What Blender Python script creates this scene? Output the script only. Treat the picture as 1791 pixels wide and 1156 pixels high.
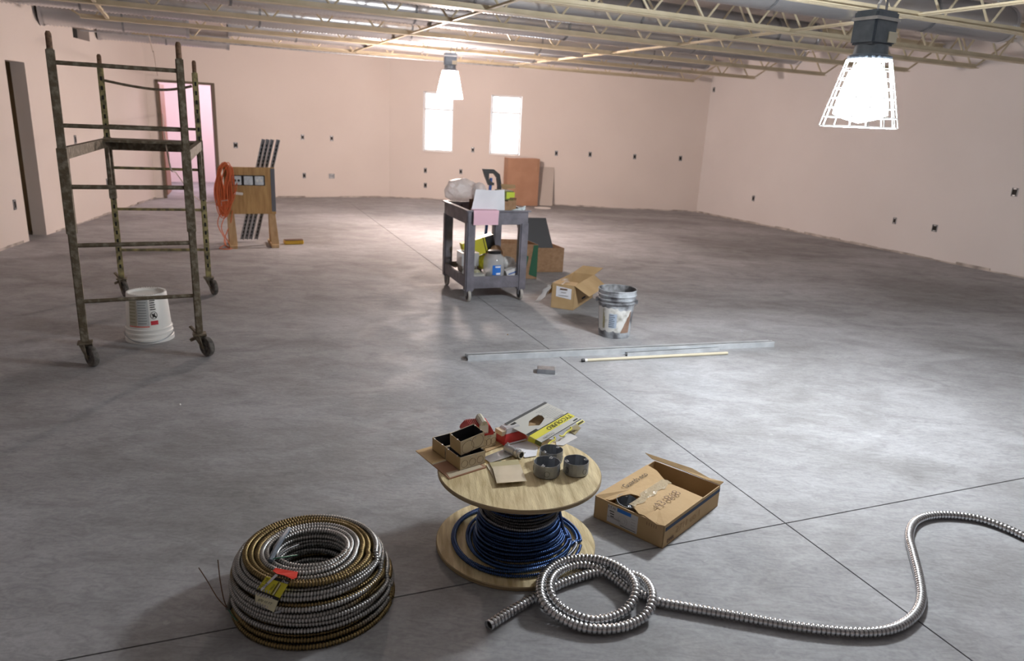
import bpy, bmesh, math, random
import numpy as np
from mathutils import Vector, Matrix
random.seed(7); rng = np.random.default_rng(7)
scene = bpy.context.scene
for o in list(bpy.data.objects): bpy.data.objects.remove(o)
COL = scene.collection
# ------------------------------------------------------------------ camera
F_PX, PITCH, ROLL, CAM_H = 1260.34, 0.27913, 0.050181, 1.64978
Fw = Vector((0, math.cos(PITCH), -math.sin(PITCH)))
U0 = Vector((0, math.sin(PITCH), math.cos(PITCH))); X0 = Vector((1, 0, 0))
Rt = X0*math.cos(ROLL)+U0*math.sin(ROLL); Up = U0*math.cos(ROLL)-X0*math.sin(ROLL)
cam_d = bpy.data.cameras.new('camera'); cam = bpy.data.objects.new('camera', cam_d); COL.objects.link(cam)
M = Matrix((Rt, Up, -Fw)).transposed().to_4x4(); M.translation = Vector((0, 0, CAM_H)); cam.matrix_world = M
cam_d.sensor_width = 36; cam_d.lens = F_PX/1791*36; cam_d.clip_start = .05; cam_d.clip_end = 200
cam_d.dof.use_dof = True; cam_d.dof.focus_distance = 2.9; cam_d.dof.aperture_fstop = 3.5
scene.camera = cam
# ------------------------------------------------------------------ world, view
scene.view_settings.view_transform = 'Standard'; scene.view_settings.look = 'None'
scene.view_settings.exposure = -0.08; scene.view_settings.gamma = 1; scene.view_settings.use_curve_mapping = False
w = bpy.data.worlds.new('world'); scene.world = w; w.use_nodes = True
w.node_tree.nodes['Background'].inputs[0].default_value = (.80, .90, 1, 1)
w.node_tree.nodes['Background'].inputs[1].default_value = 11.0
NEAR_LAMP = 370.0; FAR_LAMP = 600.0
NEAR_COL = (.93, .97, 1); FAR_COL = (1, .79, .69)

def ray(px, py):
    return Rt*((px-895.5)/F_PX)-Up*((py-578)/F_PX)+Fw
def at(px, py, z=0.0):                       # pixel of the photograph -> point on the horizontal plane z
    d = ray(px, py); t = (z-CAM_H)/d.z; return Vector((0, 0, CAM_H))+d*t
def hz(q, py):                               # height of a point above ground position q seen at image row py
    lo, hi = -.2, 6
    for _ in range(40):
        m = (lo+hi)/2; d = Vector((q[0], q[1], m-CAM_H)); y = 578-F_PX*(d.dot(Up)/d.dot(Fw))
        if y > py: lo = m
        else: hi = m
    return lo
def onwall(px, py, a, b):
    d = ray(px, py); n = Vector((-(b[1]-a[1]), b[0]-a[0]))
    t = (n.x*a[0]+n.y*a[1])/(n.x*d.x+n.y*d.y); return Vector((0, 0, CAM_H))+d*t
# ------------------------------------------------------------------ materials
MATS = {}
def mat(name, col, rough=.6, metal=0, col2=None, scale=8, detail=4, bump=0, bscale=60, stretch=None, emit=None, trans=0, alpha=1, ior=1.45, lo=.35, hi=.65, spec=.5):
    if name in MATS: return MATS[name]
    m = bpy.data.materials.new(name); MATS[name] = m; m.use_nodes = True; nt = m.node_tree; b = nt.nodes['Principled BSDF']
    b.inputs['Base Color'].default_value = (*col, 1); b.inputs['Roughness'].default_value = rough; b.inputs['Metallic'].default_value = metal
    b.inputs['Specular IOR Level'].default_value = spec
    tc = nt.nodes.new('ShaderNodeTexCoord'); src = tc.outputs['Object']
    if stretch:
        mp = nt.nodes.new('ShaderNodeMapping'); mp.inputs['Scale'].default_value = stretch; nt.links.new(src, mp.inputs[0]); src = mp.outputs[0]
    if col2:
        n = nt.nodes.new('ShaderNodeTexNoise'); n.inputs['Scale'].default_value = scale; n.inputs['Detail'].default_value = detail; nt.links.new(src, n.inputs['Vector'])
        r = nt.nodes.new('ShaderNodeValToRGB'); r.color_ramp.elements[0].position = lo; r.color_ramp.elements[1].position = hi
        r.color_ramp.elements[0].color = (*col, 1); r.color_ramp.elements[1].color = (*col2, 1)
        nt.links.new(n.outputs['Fac'], r.inputs[0]); nt.links.new(r.outputs[0], b.inputs['Base Color'])
    if bump:
        n2 = nt.nodes.new('ShaderNodeTexNoise'); n2.inputs['Scale'].default_value = bscale; n2.inputs['Detail'].default_value = 3; nt.links.new(src, n2.inputs['Vector'])
        bp = nt.nodes.new('ShaderNodeBump'); bp.inputs['Strength'].default_value = bump; bp.inputs['Distance'].default_value = .01
        nt.links.new(n2.outputs['Fac'], bp.inputs['Height']); nt.links.new(bp.outputs[0], b.inputs['Normal'])
    if trans: b.inputs['Transmission Weight'].default_value = trans; b.inputs['IOR'].default_value = ior
    if alpha < 1: b.inputs['Alpha'].default_value = alpha
    if emit: b.inputs['Emission Color'].default_value = (*emit[0], 1); b.inputs['Emission Strength'].default_value = emit[1]
    return m

def concrete():
    m = bpy.data.materials.new('concrete'); m.use_nodes = True; nt = m.node_tree; L = nt.links; N = nt.nodes; b = N['Principled BSDF']
    tc = N.new('ShaderNodeTexCoord')
    def noise(scale, detail, dist=0, st=(1, 1, 1), rot=0):
        mp = N.new('ShaderNodeMapping'); mp.inputs['Scale'].default_value = st; mp.inputs['Rotation'].default_value = (0, 0, rot); L.new(tc.outputs['Object'], mp.inputs[0])
        n = N.new('ShaderNodeTexNoise'); n.inputs['Scale'].default_value = scale; n.inputs['Detail'].default_value = detail; n.inputs['Distortion'].default_value = dist
        L.new(mp.outputs[0], n.inputs[0]); return n.outputs['Fac']
    def ramp(fac, p0, c0, p1, c1):
        r = N.new('ShaderNodeValToRGB'); r.color_ramp.elements[0].position = p0; r.color_ramp.elements[1].position = p1
        r.color_ramp.elements[0].color = (*c0, 1); r.color_ramp.elements[1].color = (*c1, 1); L.new(fac, r.inputs[0]); return r.outputs[0]
    def mix(kind, f, a, c):
        x = N.new('ShaderNodeMix'); x.data_type = 'RGBA'; x.blend_type = kind; x.inputs[0].default_value = f; L.new(a, x.inputs[6]); L.new(c, x.inputs[7]); return x.outputs[2]
    base = ramp(noise(.42, 5, .6, (1, 1.5, 1), .4), .36, (.30, .30, .308), .64, (.47, .478, .505))
    c = mix('MULTIPLY', .75, base, ramp(noise(2.2, 8, 1.4, (1, 1.8, 1), -.5), .3, (.68, .67, .66), .62, (1, 1, 1)))
    c = mix('MULTIPLY', .5, c, ramp(noise(9, 9, 2.2, (1, 2.6, 1), .9), .32, (.6, .6, .6), .6, (1, 1, 1)))
    c = mix('MULTIPLY', .4, c, ramp(noise(70, 4), .3, (.72, .72, .72), .6, (1, 1, 1)))
    c = mix('ADD', .5, c, ramp(noise(26, 3, .5), .70, (0, 0, 0), .78, (.16, .16, .16)))
    L.new(c, b.inputs['Base Color'])
    rr = ramp(noise(3, 6, 1), .35, (.60, .60, .60), .7, (.80, .80, .80)); L.new(rr, b.inputs['Roughness'])
    b.inputs['Specular IOR Level'].default_value = .38
    bp = N.new('ShaderNodeBump'); bp.inputs['Strength'].default_value = .25; bp.inputs['Distance'].default_value = .004
    L.new(noise(34, 6), bp.inputs['Height']); L.new(bp.outputs[0], b.inputs['Normal']); return m
def cable_mat(name, cols, rough=.35, metal=.9, scale=5):
    m = bpy.data.materials.new(name); m.use_nodes = True; nt = m.node_tree; L = nt.links; N = nt.nodes; b = N['Principled BSDF']
    a = N.new('ShaderNodeAttribute'); a.attribute_name = 'tone'
    r = N.new('ShaderNodeValToRGB'); cr = r.color_ramp
    while len(cr.elements) < len(cols): cr.elements.new(.5)
    for e, (p, c) in zip(cr.elements, cols): e.position = p; e.color = (*c, 1)
    L.new(a.outputs['Fac'], r.inputs[0])
    a2 = N.new('ShaderNodeAttribute'); a2.attribute_name = 'groove_shade'; x = N.new('ShaderNodeMix'); x.data_type = 'RGBA'; L.new(a2.outputs['Fac'], x.inputs[0]); L.new(r.outputs[0], x.inputs[6]); x.inputs[7].default_value = (.03, .028, .025, 1); L.new(x.outputs[2], b.inputs['Base Color'])  # near-black mixed in here paints the shade of the rib grooves
    b.inputs['Metallic'].default_value = metal; b.inputs['Roughness'].default_value = rough; return m

M_conc = concrete()
M_wall = mat('painted_drywall', (.74, .675, .635), .85, col2=(.78, .715, .675), scale=.7, bump=.06, bscale=90)
M_wallr = mat('primed_drywall', (.75, .715, .705), .85, col2=(.79, .755, .745), scale=.7, bump=.06, bscale=90)
M_gap = mat('dusty_wall_foot', (.30, .27, .25), .95, col2=(.62, .57, .53), scale=6, bump=.6, bscale=30)
M_dark = mat('dark_void', (.02, .018, .016), .8)
M_olive = mat('olive_partition', (.40, .34, .23), .9)  # even olive colour for the side passage walls
M_joint = mat('joint_dirt', (.05, .048, .045), .95)
M_deck = mat('foil_faced_deck', (.50, .47, .465), .42, .2, col2=(.84, .80, .79), scale=1.7, detail=8, bump=.9, bscale=7)
M_cream = mat('cream_joist_paint', (.60, .52, .36), .5, col2=(.68, .60, .44), scale=5)
M_duct = mat('spiral_duct_foil', (.66, .66, .68), .28, .72)
M_ductg = mat('galvanised_duct', (.52, .54, .57), .35, .85, col2=(.62, .63, .66), scale=14)
M_galv = mat('galvanised_steel', (.48, .50, .53), .38, .85, col2=(.66, .68, .71), scale=20)
M_galvd = mat('dull_galvanised_steel', (.26, .275, .30), .45, .6, col2=(.38, .40, .43), scale=16)
M_steel = mat('bright_flexible_steel', (.66, .67, .69), .24, .95)
M_scaf = mat('grimy_scaffold_steel', (.125, .098, .062), .6, .2, col2=(.30, .27, .21), scale=28, detail=6, bump=.4, bscale=80, lo=.45, hi=.75)
M_scafy = mat('worn_yellow_scaffold_paint', (.15, .13, .07), .6, .15, col2=(.40, .34, .15), scale=22, detail=6, lo=.4, hi=.65)
M_slot = mat('slot_black', (.012, .012, .01), .8)
M_rubber = mat('worn_caster_rubber', (.06, .055, .05), .75, col2=(.17, .155, .14), scale=30, bump=.4)
M_rust = mat('rusty_pin', (.12, .07, .045), .8, col2=(.25, .15, .09), scale=50)
M_white = mat('white_plastic', (.80, .79, .76), .42)
M_card = mat('corrugated_cardboard', (.47, .32, .16), .85, col2=(.54, .375, .20), scale=5, bump=.15, bscale=40)
M_carddk = mat('brown_cardboard', (.40, .22, .14), .85, col2=(.45, .26, .17), scale=4)
M_cardin = mat('cardboard_inside', (.36, .24, .125), .9, col2=(.42, .285, .155), scale=6)
M_cardm = mat('patterned_cardboard', (.34, .20, .11), .85, col2=(.42, .26, .15), scale=30)
M_ply = mat('stained_plywood', (.42, .24, .085), .55, col2=(.56, .35, .14), scale=4, stretch=(7, 7, .9), detail=6)
M_plyl = mat('spool_plywood', (.52, .40, .21), .72, col2=(.80, .68, .42), scale=5, stretch=(11, 1.2, 3), detail=8, bump=.25, bscale=30)
M_lumber = mat('pale_lumber', (.50, .33, .17), .7, col2=(.60, .42, .24), scale=5, stretch=(4, 4, .6))
M_edge = mat('plywood_edge', (.25, .18, .10), .8, col2=(.46, .36, .22), scale=6, stretch=(1, 1, 60))
M_cart = mat('charcoal_plastic', (.13, .125, .15), .5, col2=(.20, .19, .225), scale=10, bump=.15, bscale=60)
M_orange = mat('orange_cord', (.72, .17, .06), .5)
M_black = mat('black_plastic', (.012, .012, .013), .4)
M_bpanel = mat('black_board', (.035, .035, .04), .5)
M_grey = mat('grey_strip', (.14, .15, .18), .5)
M_yel = mat('yellow_print', (.74, .68, .03), .5, col2=(.66, .60, .04), scale=9)
M_lime = mat('lime_carton', (.55, .66, .03), .5)
M_olv = mat('olive_carton', (.12, .13, .02), .6)
M_red = mat('red_alarm_plastic', (.52, .035, .035), .38, col2=(.60, .06, .055), scale=20)
M_beige = mat('beige_steel', (.60, .52, .38), .5, .1, col2=(.66, .58, .44), scale=12)
M_tan = mat('tan_box_side', (.46, .33, .15), .55, .1, col2=(.52, .38, .19), scale=10)
M_paper = mat('white_paper', (.78, .79, .85), .8, col2=(.84, .85, .90), scale=6)
M_pink = mat('pink_paper', (.86, .55, .66), .8)
M_bag = mat('cloudy_plastic_bag', (.82, .78, .80), .3, col2=(.92, .89, .90), scale=12, alpha=.55, bump=1, bscale=18)
M_clear = mat('clear_plastic', (.92, .92, .93), .08, alpha=.30, bump=.6, bscale=25)
M_clearj = mat('clear_jar', (.75, .76, .78), .12, alpha=.42)
M_tape = mat('clear_tape', (.62, .52, .36), .12, alpha=.75, bump=1, bscale=40)
M_blue = mat('blue_enamel', (.04, .13, .42), .35)
M_lbl = mat('blue_label', (.02, .17, .62), .45)
M_band = mat('navy_print', (.03, .055, .11), .7)
M_ink = mat('black_ink', (.02, .02, .02), .8)
M_inkr = mat('faded_ink', (.16, .10, .07), .85)
M_greyink = mat('grey_print', (.42, .42, .42), .8)
M_bpaint = mat('paint_crusted_plastic', (.10, .10, .11), .5, col2=(.46, .49, .53), scale=9, detail=9, bump=.5, bscale=30, lo=.38, hi=.60)
M_blabel = mat('worn_paper_label', (.36, .35, .31), .8, col2=(.74, .74, .72), scale=14, detail=8, lo=.3, hi=.5)
M_rustm = mat('brown_stain', (.22, .13, .09), .7, col2=(.34, .22, .16), scale=12)
M_green = mat('green_print', (.03, .13, .07), .7)
M_redt = mat('red_tag', (.75, .05, .03), .4)
M_wire = mat('copper_brown_wire', (.12, .06, .03), .5)
M_gwire = mat('green_wire', (.03, .16, .10), .4)
M_conduit = mat('ivory_tube', (.62, .56, .42), .45)
M_lamp = mat('lamp_housing', (.10, .13, .17), .4, .4, col2=(.16, .19, .23), scale=20)
M_cage = mat('zinc_wire', (.8, .8, .8), .3, .6)
M_glass = mat('window_glass', (1, 1, 1), .02, trans=1, ior=1.1)
M_frame = mat('white_window_frame', (.85, .85, .85), .5)
M_doorf = mat('dark_metal_door_frame', (.14, .11, .08), .6)
M_pinkroom = mat('pale_pink_paint', (.86, .72, .74), .9)
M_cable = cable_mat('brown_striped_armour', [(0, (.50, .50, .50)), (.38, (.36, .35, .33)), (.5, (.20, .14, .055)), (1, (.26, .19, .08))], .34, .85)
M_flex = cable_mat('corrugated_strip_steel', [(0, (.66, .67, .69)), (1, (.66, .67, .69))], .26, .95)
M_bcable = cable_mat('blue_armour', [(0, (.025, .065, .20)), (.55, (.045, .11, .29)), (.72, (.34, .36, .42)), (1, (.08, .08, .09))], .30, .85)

# ------------------------------------------------------------------ mesh helpers
WM = {}
def root(name, label, cat, loc=(0, 0, 0), rz=0, group=None):
    o = bpy.data.objects.new(name, None); COL.objects.link(o); o.location = loc; o.rotation_euler = (0, 0, rz); o.empty_display_size = .05
    WM[o.name] = Matrix.Translation(Vector(loc)) @ Matrix.Rotation(rz, 4, 'Z')
    return tag(o, label, cat, group)
def tag(o, label, cat, group=None, kind=None):
    if label: o['label'] = label
    if cat: o['category'] = cat
    if group: o['group'] = group
    if kind: o['kind'] = kind
    return o
def link(name, me, parent=None, loc=None, smooth=False):
    o = bpy.data.objects.new(name, me); COL.objects.link(o)
    if parent: o.parent = parent; WM[o.name] = WM[parent.name].copy()
    else:
        WM[o.name] = Matrix.Translation(Vector(loc or (0, 0, 0)))
    if loc: o.location = loc
    return o
class MB:
    def __init__(s): s.v = []; s.f = []; s.m = []; s.mi = 0
    def add(s, vs, fs):
        n = len(s.v); s.v += [Vector(v) for v in vs]; s.f += [tuple(i+n for i in f) for f in fs]; s.m += [s.mi]*len(fs); return s
    def mat(s, i): s.mi = i; return s
    def box(s, c, d, R=None):
        c = Vector(c); hx, hy, hz_ = d[0]/2, d[1]/2, d[2]/2
        if R is None: R = Matrix.Identity(3)
        elif isinstance(R, (int, float)): R = Matrix.Rotation(R, 3, 'Z')
        vs = [c+R @ Vector((x*hx, y*hy, z*hz_)) for x in (-1, 1) for y in (-1, 1) for z in (-1, 1)]
        return s.add(vs, [(0, 1, 3, 2), (4, 6, 7, 5), (0, 4, 5, 1), (2, 3, 7, 6), (0, 2, 6, 4), (1, 5, 7, 3)])
    def bar(s, p, q, wd, ht, up=(0, 0, 1)):
        p, q = Vector(p), Vector(q); z = (q-p).normalized(); x = Vector(up).cross(z)
        if x.length < 1e-4: x = Vector((1, 0, 0)).cross(z)
        x.normalize(); y = z.cross(x); c = (p+q)/2; R = Matrix((x, y, z)).transposed(); return s.box(c, (wd, ht, (q-p).length), R)
    def tube(s, pts, r, n=10, caps=True, closed=False):
        pts = [Vector(p) for p in pts]; k = len(pts); rs = r if isinstance(r, (list, tuple)) else [r]*k
        T = [(pts[min(i+1, k-1)]-pts[max(i-1, 0)]).normalized() for i in range(k)]
        a = Vector((0, 0, 1)) if abs(T[0].z) < .9 else Vector((1, 0, 0)); nrm = T[0].cross(a).normalized(); vs = []; fs = []
        for i in range(k):
            nrm = (nrm-T[i]*nrm.dot(T[i])).normalized(); bn = T[i].cross(nrm)
            for j in range(n):
                t = 2*math.pi*j/n; vs.append(pts[i]+(nrm*math.cos(t)+bn*math.sin(t))*rs[i])
        for i in range(k-1):
            for j in range(n): fs.append((i*n+j, i*n+(j+1) % n, (i+1)*n+(j+1) % n, (i+1)*n+j))
        if caps: fs.append(tuple(range(n))[::-1]); fs.append(tuple((k-1)*n+j for j in range(n)))
        return s.add(vs, fs)
    def lathe(s, prof, n=32, c=(0, 0, 0), R=None, a0=0, a1=2*math.pi, closed=False):
        c = Vector(c); R = R or Matrix.Identity(3); full = abs(a1-a0-2*math.pi) < 1e-6; m = n if full else n+1; vs = []; fs = []
        for r, z in prof:
            for j in range(m):
                t = a0+(a1-a0)*j/n; vs.append(c+R @ Vector((r*math.cos(t), r*math.sin(t), z)))
        for i in range(len(prof)-1):
            for j in range(n):
                k = (j+1) % m; fs.append((i*m+j, i*m+k, (i+1)*m+k, (i+1)*m+j))
        return s.add(vs, fs)
    def prism(s, poly, z0, z1, T=None):
        n = len(poly); T = T or Matrix.Identity(4)
        vs = [T @ Vector((x, y, z0)) for x, y in poly]+[T @ Vector((x, y, z1)) for x, y in poly]
        return s.add(vs, [tuple(range(n))[::-1], tuple(range(n, 2*n))]+[(i, (i+1) % n, n+(i+1) % n, n+i) for i in range(n)])
    def plate(s, pts, th):                    # thin slab under a planar (or bent) polygon given in order
        pts = [Vector(p) for p in pts]; nv = (pts[1]-pts[0]).cross(pts[2]-pts[0]).normalized()*th; n = len(pts)
        if nv.z > 0: nv = -nv
        return s.add(pts+[p+nv for p in pts], [tuple(range(n)), tuple(range(n, 2*n))[::-1]]+[(i, n+i, n+(i+1) % n, (i+1) % n) for i in range(n)])
    def sheet(s, fn, nu, nv, th=.001):        # grid surface fn(u,v)->point, with thickness
        vs = [Vector(fn(i/nu, j/nv)) for i in range(nu+1) for j in range(nv+1)]
        fs = [(i*(nv+1)+j, (i+1)*(nv+1)+j, (i+1)*(nv+1)+j+1, i*(nv+1)+j+1) for i in range(nu) for j in range(nv)]
        return s.add(vs, fs)
    def mesh(s, name, mats, M=None, smooth=False, bevel=0, fixn=True):
        me = bpy.data.meshes.new(name)
        vs = [M @ v for v in s.v] if M is not None else s.v
        me.from_pydata([tuple(v) for v in vs], [], s.f)
        for m in (mats if isinstance(mats, (list, tuple)) else [mats]): me.materials.append(m)
        me.polygons.foreach_set('material_index', s.m)
        if fixn or bevel:
            b = bmesh.new(); b.from_mesh(me)
            if bevel:
                bmesh.ops.bevel(b, geom=[e for e in b.edges if len(e.link_faces) == 2 and e.calc_face_angle(0) > .6], offset=bevel, segments=2, affect='EDGES', clamp_overlap=True)
            bmesh.ops.recalc_face_normals(b, faces=b.faces); b.to_mesh(me); b.free()
        if smooth:
            me.polygons.foreach_set('use_smooth', [True]*len(me.polygons)); me.set_sharp_from_angle(angle=math.radians(38))
        me.update(); return me
    def build(s, name, mats, parent=None, loc=None, smooth=False, bevel=0, world=True):
        if parent is not None: Mx = WM[parent.name].inverted() if world else None
        else: Mx = Matrix.Translation(-Vector(loc)) if (loc is not None and world) else None
        return link(name, s.mesh(name, mats, Mx, smooth, bevel), parent, None if parent else loc)
def thing1(mb, name, mats, label, cat, loc, group=None, **k):   # a thing that is one mesh
    return tag(mb.build(name, mats, None, loc, **k), label, cat, group)
def lettering(parent, body, size, o, xd, yd, m, name='lettering', sx=1, bold=0):
    cu = bpy.data.curves.new('t', 'FONT'); cu.body = body; cu.size = size; cu.offset = bold; cu.align_x = 'CENTER'; cu.align_y = 'CENTER'; cu.resolution_u = 2
    ob = bpy.data.objects.new('t', cu); COL.objects.link(ob); bpy.context.view_layer.update()
    me = bpy.data.meshes.new_from_object(ob.evaluated_get(bpy.context.evaluated_depsgraph_get())); bpy.data.objects.remove(ob)
    xd = Vector(xd).normalized(); yd = Vector(yd).normalized(); zd = xd.cross(yd)
    T = Matrix((xd*sx, yd, zd)).transposed().to_4x4(); T.translation = Vector(o)+zd*.0012
    me.transform(WM[parent.name].inverted() @ T); me.name = name
    me.materials.clear(); me.materials.append(m); return link(name, me, parent)
def catmull(pts, step):
    P = [Vector(p) for p in pts]; P = [P[0]*2-P[1]]+P+[P[-1]*2-P[-2]]; out = []
    for i in range(1, len(P)-2):
        for k in range(24):
            t = k/24; a, b, c, d = P[i-1:i+3]
            out.append(.5*((2*b)+(c-a)*t+(2*a-5*b+4*c-d)*t*t+(3*b-a-3*c+d)*t**3))
    out.append(P[-2]); A = np.array([tuple(p) for p in out]); s = np.r_[0, np.cumsum(np.linalg.norm(np.diff(A, axis=0), axis=1))]
    u = np.arange(0, s[-1], step); return np.stack([np.interp(u, s, A[:, i]) for i in range(3)], 1)
def resample(A, step):
    s = np.r_[0, np.cumsum(np.linalg.norm(np.diff(A, axis=0), axis=1))]; u = np.arange(0, s[-1], step)
    return np.stack([np.interp(u, s, A[:, i]) for i in range(3)], 1)
def ribbed(name, A, r, amp, n, mats, origin, tone=None, per=2, smooth=False):   # swept tube whose radius follows ribs; A already sampled `per` rings a rib
    k = len(A); T = np.gradient(A, axis=0); T /= np.linalg.norm(T, axis=1)[:, None]+1e-9
    ref = np.array([0, 0, 1.]); N1 = np.cross(T, ref); N1 /= np.linalg.norm(N1, axis=1)[:, None]+1e-6; N2 = np.cross(T, N1)
    ph = np.arange(k) % per; groove_shade = np.where(ph == per-1, .85, 0.) if per > 2 else np.zeros(k); R = r-amp*np.array({2: [0, 1], 3: [.15, 0, 1], 4: [.25, 0, .25, 1]}[per])[ph]  # innermost ring of each rib carries the painted groove shade
    th = np.arange(n)*2*np.pi/n
    V = A[:, None, :]+(N1[:, None, :]*np.cos(th)[None, :, None]+N2[:, None, :]*np.sin(th)[None, :, None])*R[:, None, None]-np.array(origin)
    V = V.reshape(-1, 3); i = np.arange(k-1)[:, None]*n; j = np.arange(n)[None]; j2 = (j+1) % n
    F = np.stack([i+j, i+n+j, i+n+j2, i+j2], -1).reshape(-1, 4)
    me = bpy.data.meshes.new(name); me.vertices.add(len(V)); me.vertices.foreach_set('co', V.ravel().astype(np.float32))
    me.loops.add(F.size); me.loops.foreach_set('vertex_index', F.ravel().astype(np.int32)); me.polygons.add(len(F))
    me.polygons.foreach_set('loop_start', (np.arange(len(F))*4).astype(np.int32)); me.polygons.foreach_set('loop_total', np.full(len(F), 4, np.int32))
    if smooth: me.polygons.foreach_set('use_smooth', [True]*len(F))
    me.update(calc_edges=True)
    if tone is not None:
        a = me.attributes.new('tone', 'FLOAT', 'POINT'); a.data.foreach_set('value', np.repeat(tone, n).astype(np.float32))
    a = me.attributes.new('groove_shade', 'FLOAT', 'POINT'); a.data.foreach_set('value', np.repeat(groove_shade, n).astype(np.float32))
    for m in (mats if isinstance(mats, list) else [mats]): me.materials.append(m)
    me.validate(); return me

# ================================================================== THE SETTING
DECK = 3.08
C0, C1, C2 = Vector((-6.75, 13.49)), Vector((-2.79, 15.68)), Vector((3.87, 15.80))
RWd = Vector((.4187, -.908)); C3 = C2+RWd*20.6                 # right wall runs on towards and past the camera
LWd = Vector((.1712, -.985)); C5 = C0+LWd*17.0
jd = Vector((.9081, .4187))                                    # direction of the joists and floor joints across the room
uw = Vector((-.4187, .9081))
def wall(name, a, b, holes=(), m=None, top=DECK, th=.16):
    a, b = Vector(a), Vector(b); d = (b-a); Ln = d.length; d.normalize(); n = Vector((d.y, -d.x))   # n: outwards
    mid = (a+b)/2
    if (mid+n-Vector((0, 8))).length < (mid-n-Vector((0, 8))).length: n = -n
    us = sorted({0, Ln, *[h[0] for h in holes], *[h[1] for h in holes]}); zs = sorted({0, top, *[h[2] for h in holes], *[h[3] for h in holes]})
    mb = MB()
    for i in range(len(us)-1):
        for k in range(len(zs)-1):
            uc, zc = (us[i]+us[i+1])/2, (zs[k]+zs[k+1])/2
            if any(h[0] < uc < h[1] and h[2] < zc < h[3] for h in holes): continue
            c = a+d*uc+n*th/2; mb.box((c.x, c.y, zc), (us[i+1]-us[i], th, zs[k+1]-zs[k]), math.atan2(d.y, d.x))
    o = mb.build(name, m or M_wall, None, (0, 0, 0)); o['kind'] = 'structure'; return o, d, n
def along(p, a, d): return (Vector(p[:2])-a).dot(d)
# left wall openings
q0 = onwall(50, 411, C5, C0); q1 = onwall(79, 390, C5, C0)
dL = (C0-C5).normalized(); uo0, uo1 = along(q0, C5, dL), along(q1, C5, dL)
v0 = onwall(127, 56, C5, C0); v1 = onwall(157, 70, C5, C0); uv0, uv1 = along(v0, C5, dL), along(v1, C5, dL)
W_left, dL, nL = wall('wall_left', C5, C0, [(uo0, uo1+.0, 0, 2.07), (uv0, uv1, 2.50, 2.66)])
dB = (C1-C0).normalized(); ud0 = along(onwall(288, 340, C0, C1), C0, dB); ud1 = along(onwall(386, 346, C0, C1), C0, dB)
W_bl, dBl, nBl = wall('wall_back_left', C0, C1, [(ud0, ud1, 0, 2.10)])
dR_ = (C2-C1).normalized(); WIN = []
for xa, xb, yt, yb in ((740, 793, 161, 265), (858, 911, 165, 271)):
    a = onwall(xa, (yt+yb)/2, C1, C2); b = onwall(xb, (yt+yb)/2, C1, C2); WIN.append((along(a, C1, dR_), along(b, C1, dR_)))
W_b, dBr, nBr = wall('wall_back', C1, C2, [(WIN[0][0], WIN[0][1], 1.0, 2.21), (WIN[1][0], WIN[1][1], 1.0, 2.21)])
W_right, dRr, nRr = wall('wall_right', C2, C3, m=M_wallr)
C3v = C3; wall('wall_rear', C5, C3)
# floor of saw-cut slabs
J1a, J1b = at(1000, 640).xy, at(1690, 1148).xy; j1d = (J1b-J1a).normalized()
mid2 = at(1385, 913).xy; j2d = Vector((-j1d.y, j1d.x)); 
if j2d.x < 0: j2d = -j2d
X0p = mid2+j1d*0; X0p = J1a+j1d*((mid2-J1a).dot(j1d))        # crossing of the two joints
fb = MB(); fb.box((1.5, 6.5, -.10), (26, 24, .10)); floor = fb.build('floor', M_joint, None, (0, 0, 0)); floor['kind'] = 'structure'
g = .0035; Rj = math.atan2(j2d.y, j2d.x); up_ = -j1d
def slab(u0, u1, v0, v1):
    c = X0p+j2d*(u0+u1)/2+up_*(v0+v1)/2
    MB().box((c.x, c.y, -.025), (u1-u0-2*g, v1-v0-2*g, .05), Rj).build('concrete_slab', M_conc, floor)
slab(-14, 0, -8, 0); slab(0, 14, -8, 0); slab(-14, 0, 0, 17.5); slab(0, 14, 0, 17.5)
# ceiling deck
MB().box((1.5, 6.5, DECK+.06), (26, 24, .12)).build('ceiling', M_deck, None, (0, 0, 0))['kind'] = 'structure'
# rough foot of the walls
def foot(name, a, b, n, h=.022, th=.012, skip=()):
    mb = MB(); d = (b-a); L = d.length; d.normalize(); u = 0.0
    while u < L:
        du = min(random.uniform(.15, .5), L-u)
        if du < .01: break
        if not any(s0 < u+du/2 < s1 for s0, s1 in skip):
            t = th*random.uniform(.4, 1.3); hh = h*random.uniform(.5, 1.5); c = a+d*(u+du/2)-n*t/2
            mb.box((c.x, c.y, hh/2), (du, t, hh), math.atan2(d.y, d.x))
        u += du
    mb.build(name, M_gap, None, (0, 0, 0))['kind'] = 'structure'
foot('baseboard_left', C5, C0, nL, skip=[(uo0-.3, uo1+.3)]); foot('baseboard_back_left', C0, C1, nBl, skip=[(ud0-.3, ud1+.3)])
foot('baseboard_back', C1, C2, nBr); foot('baseboard_right', C2, C3, nRr, .03, .014)
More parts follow.
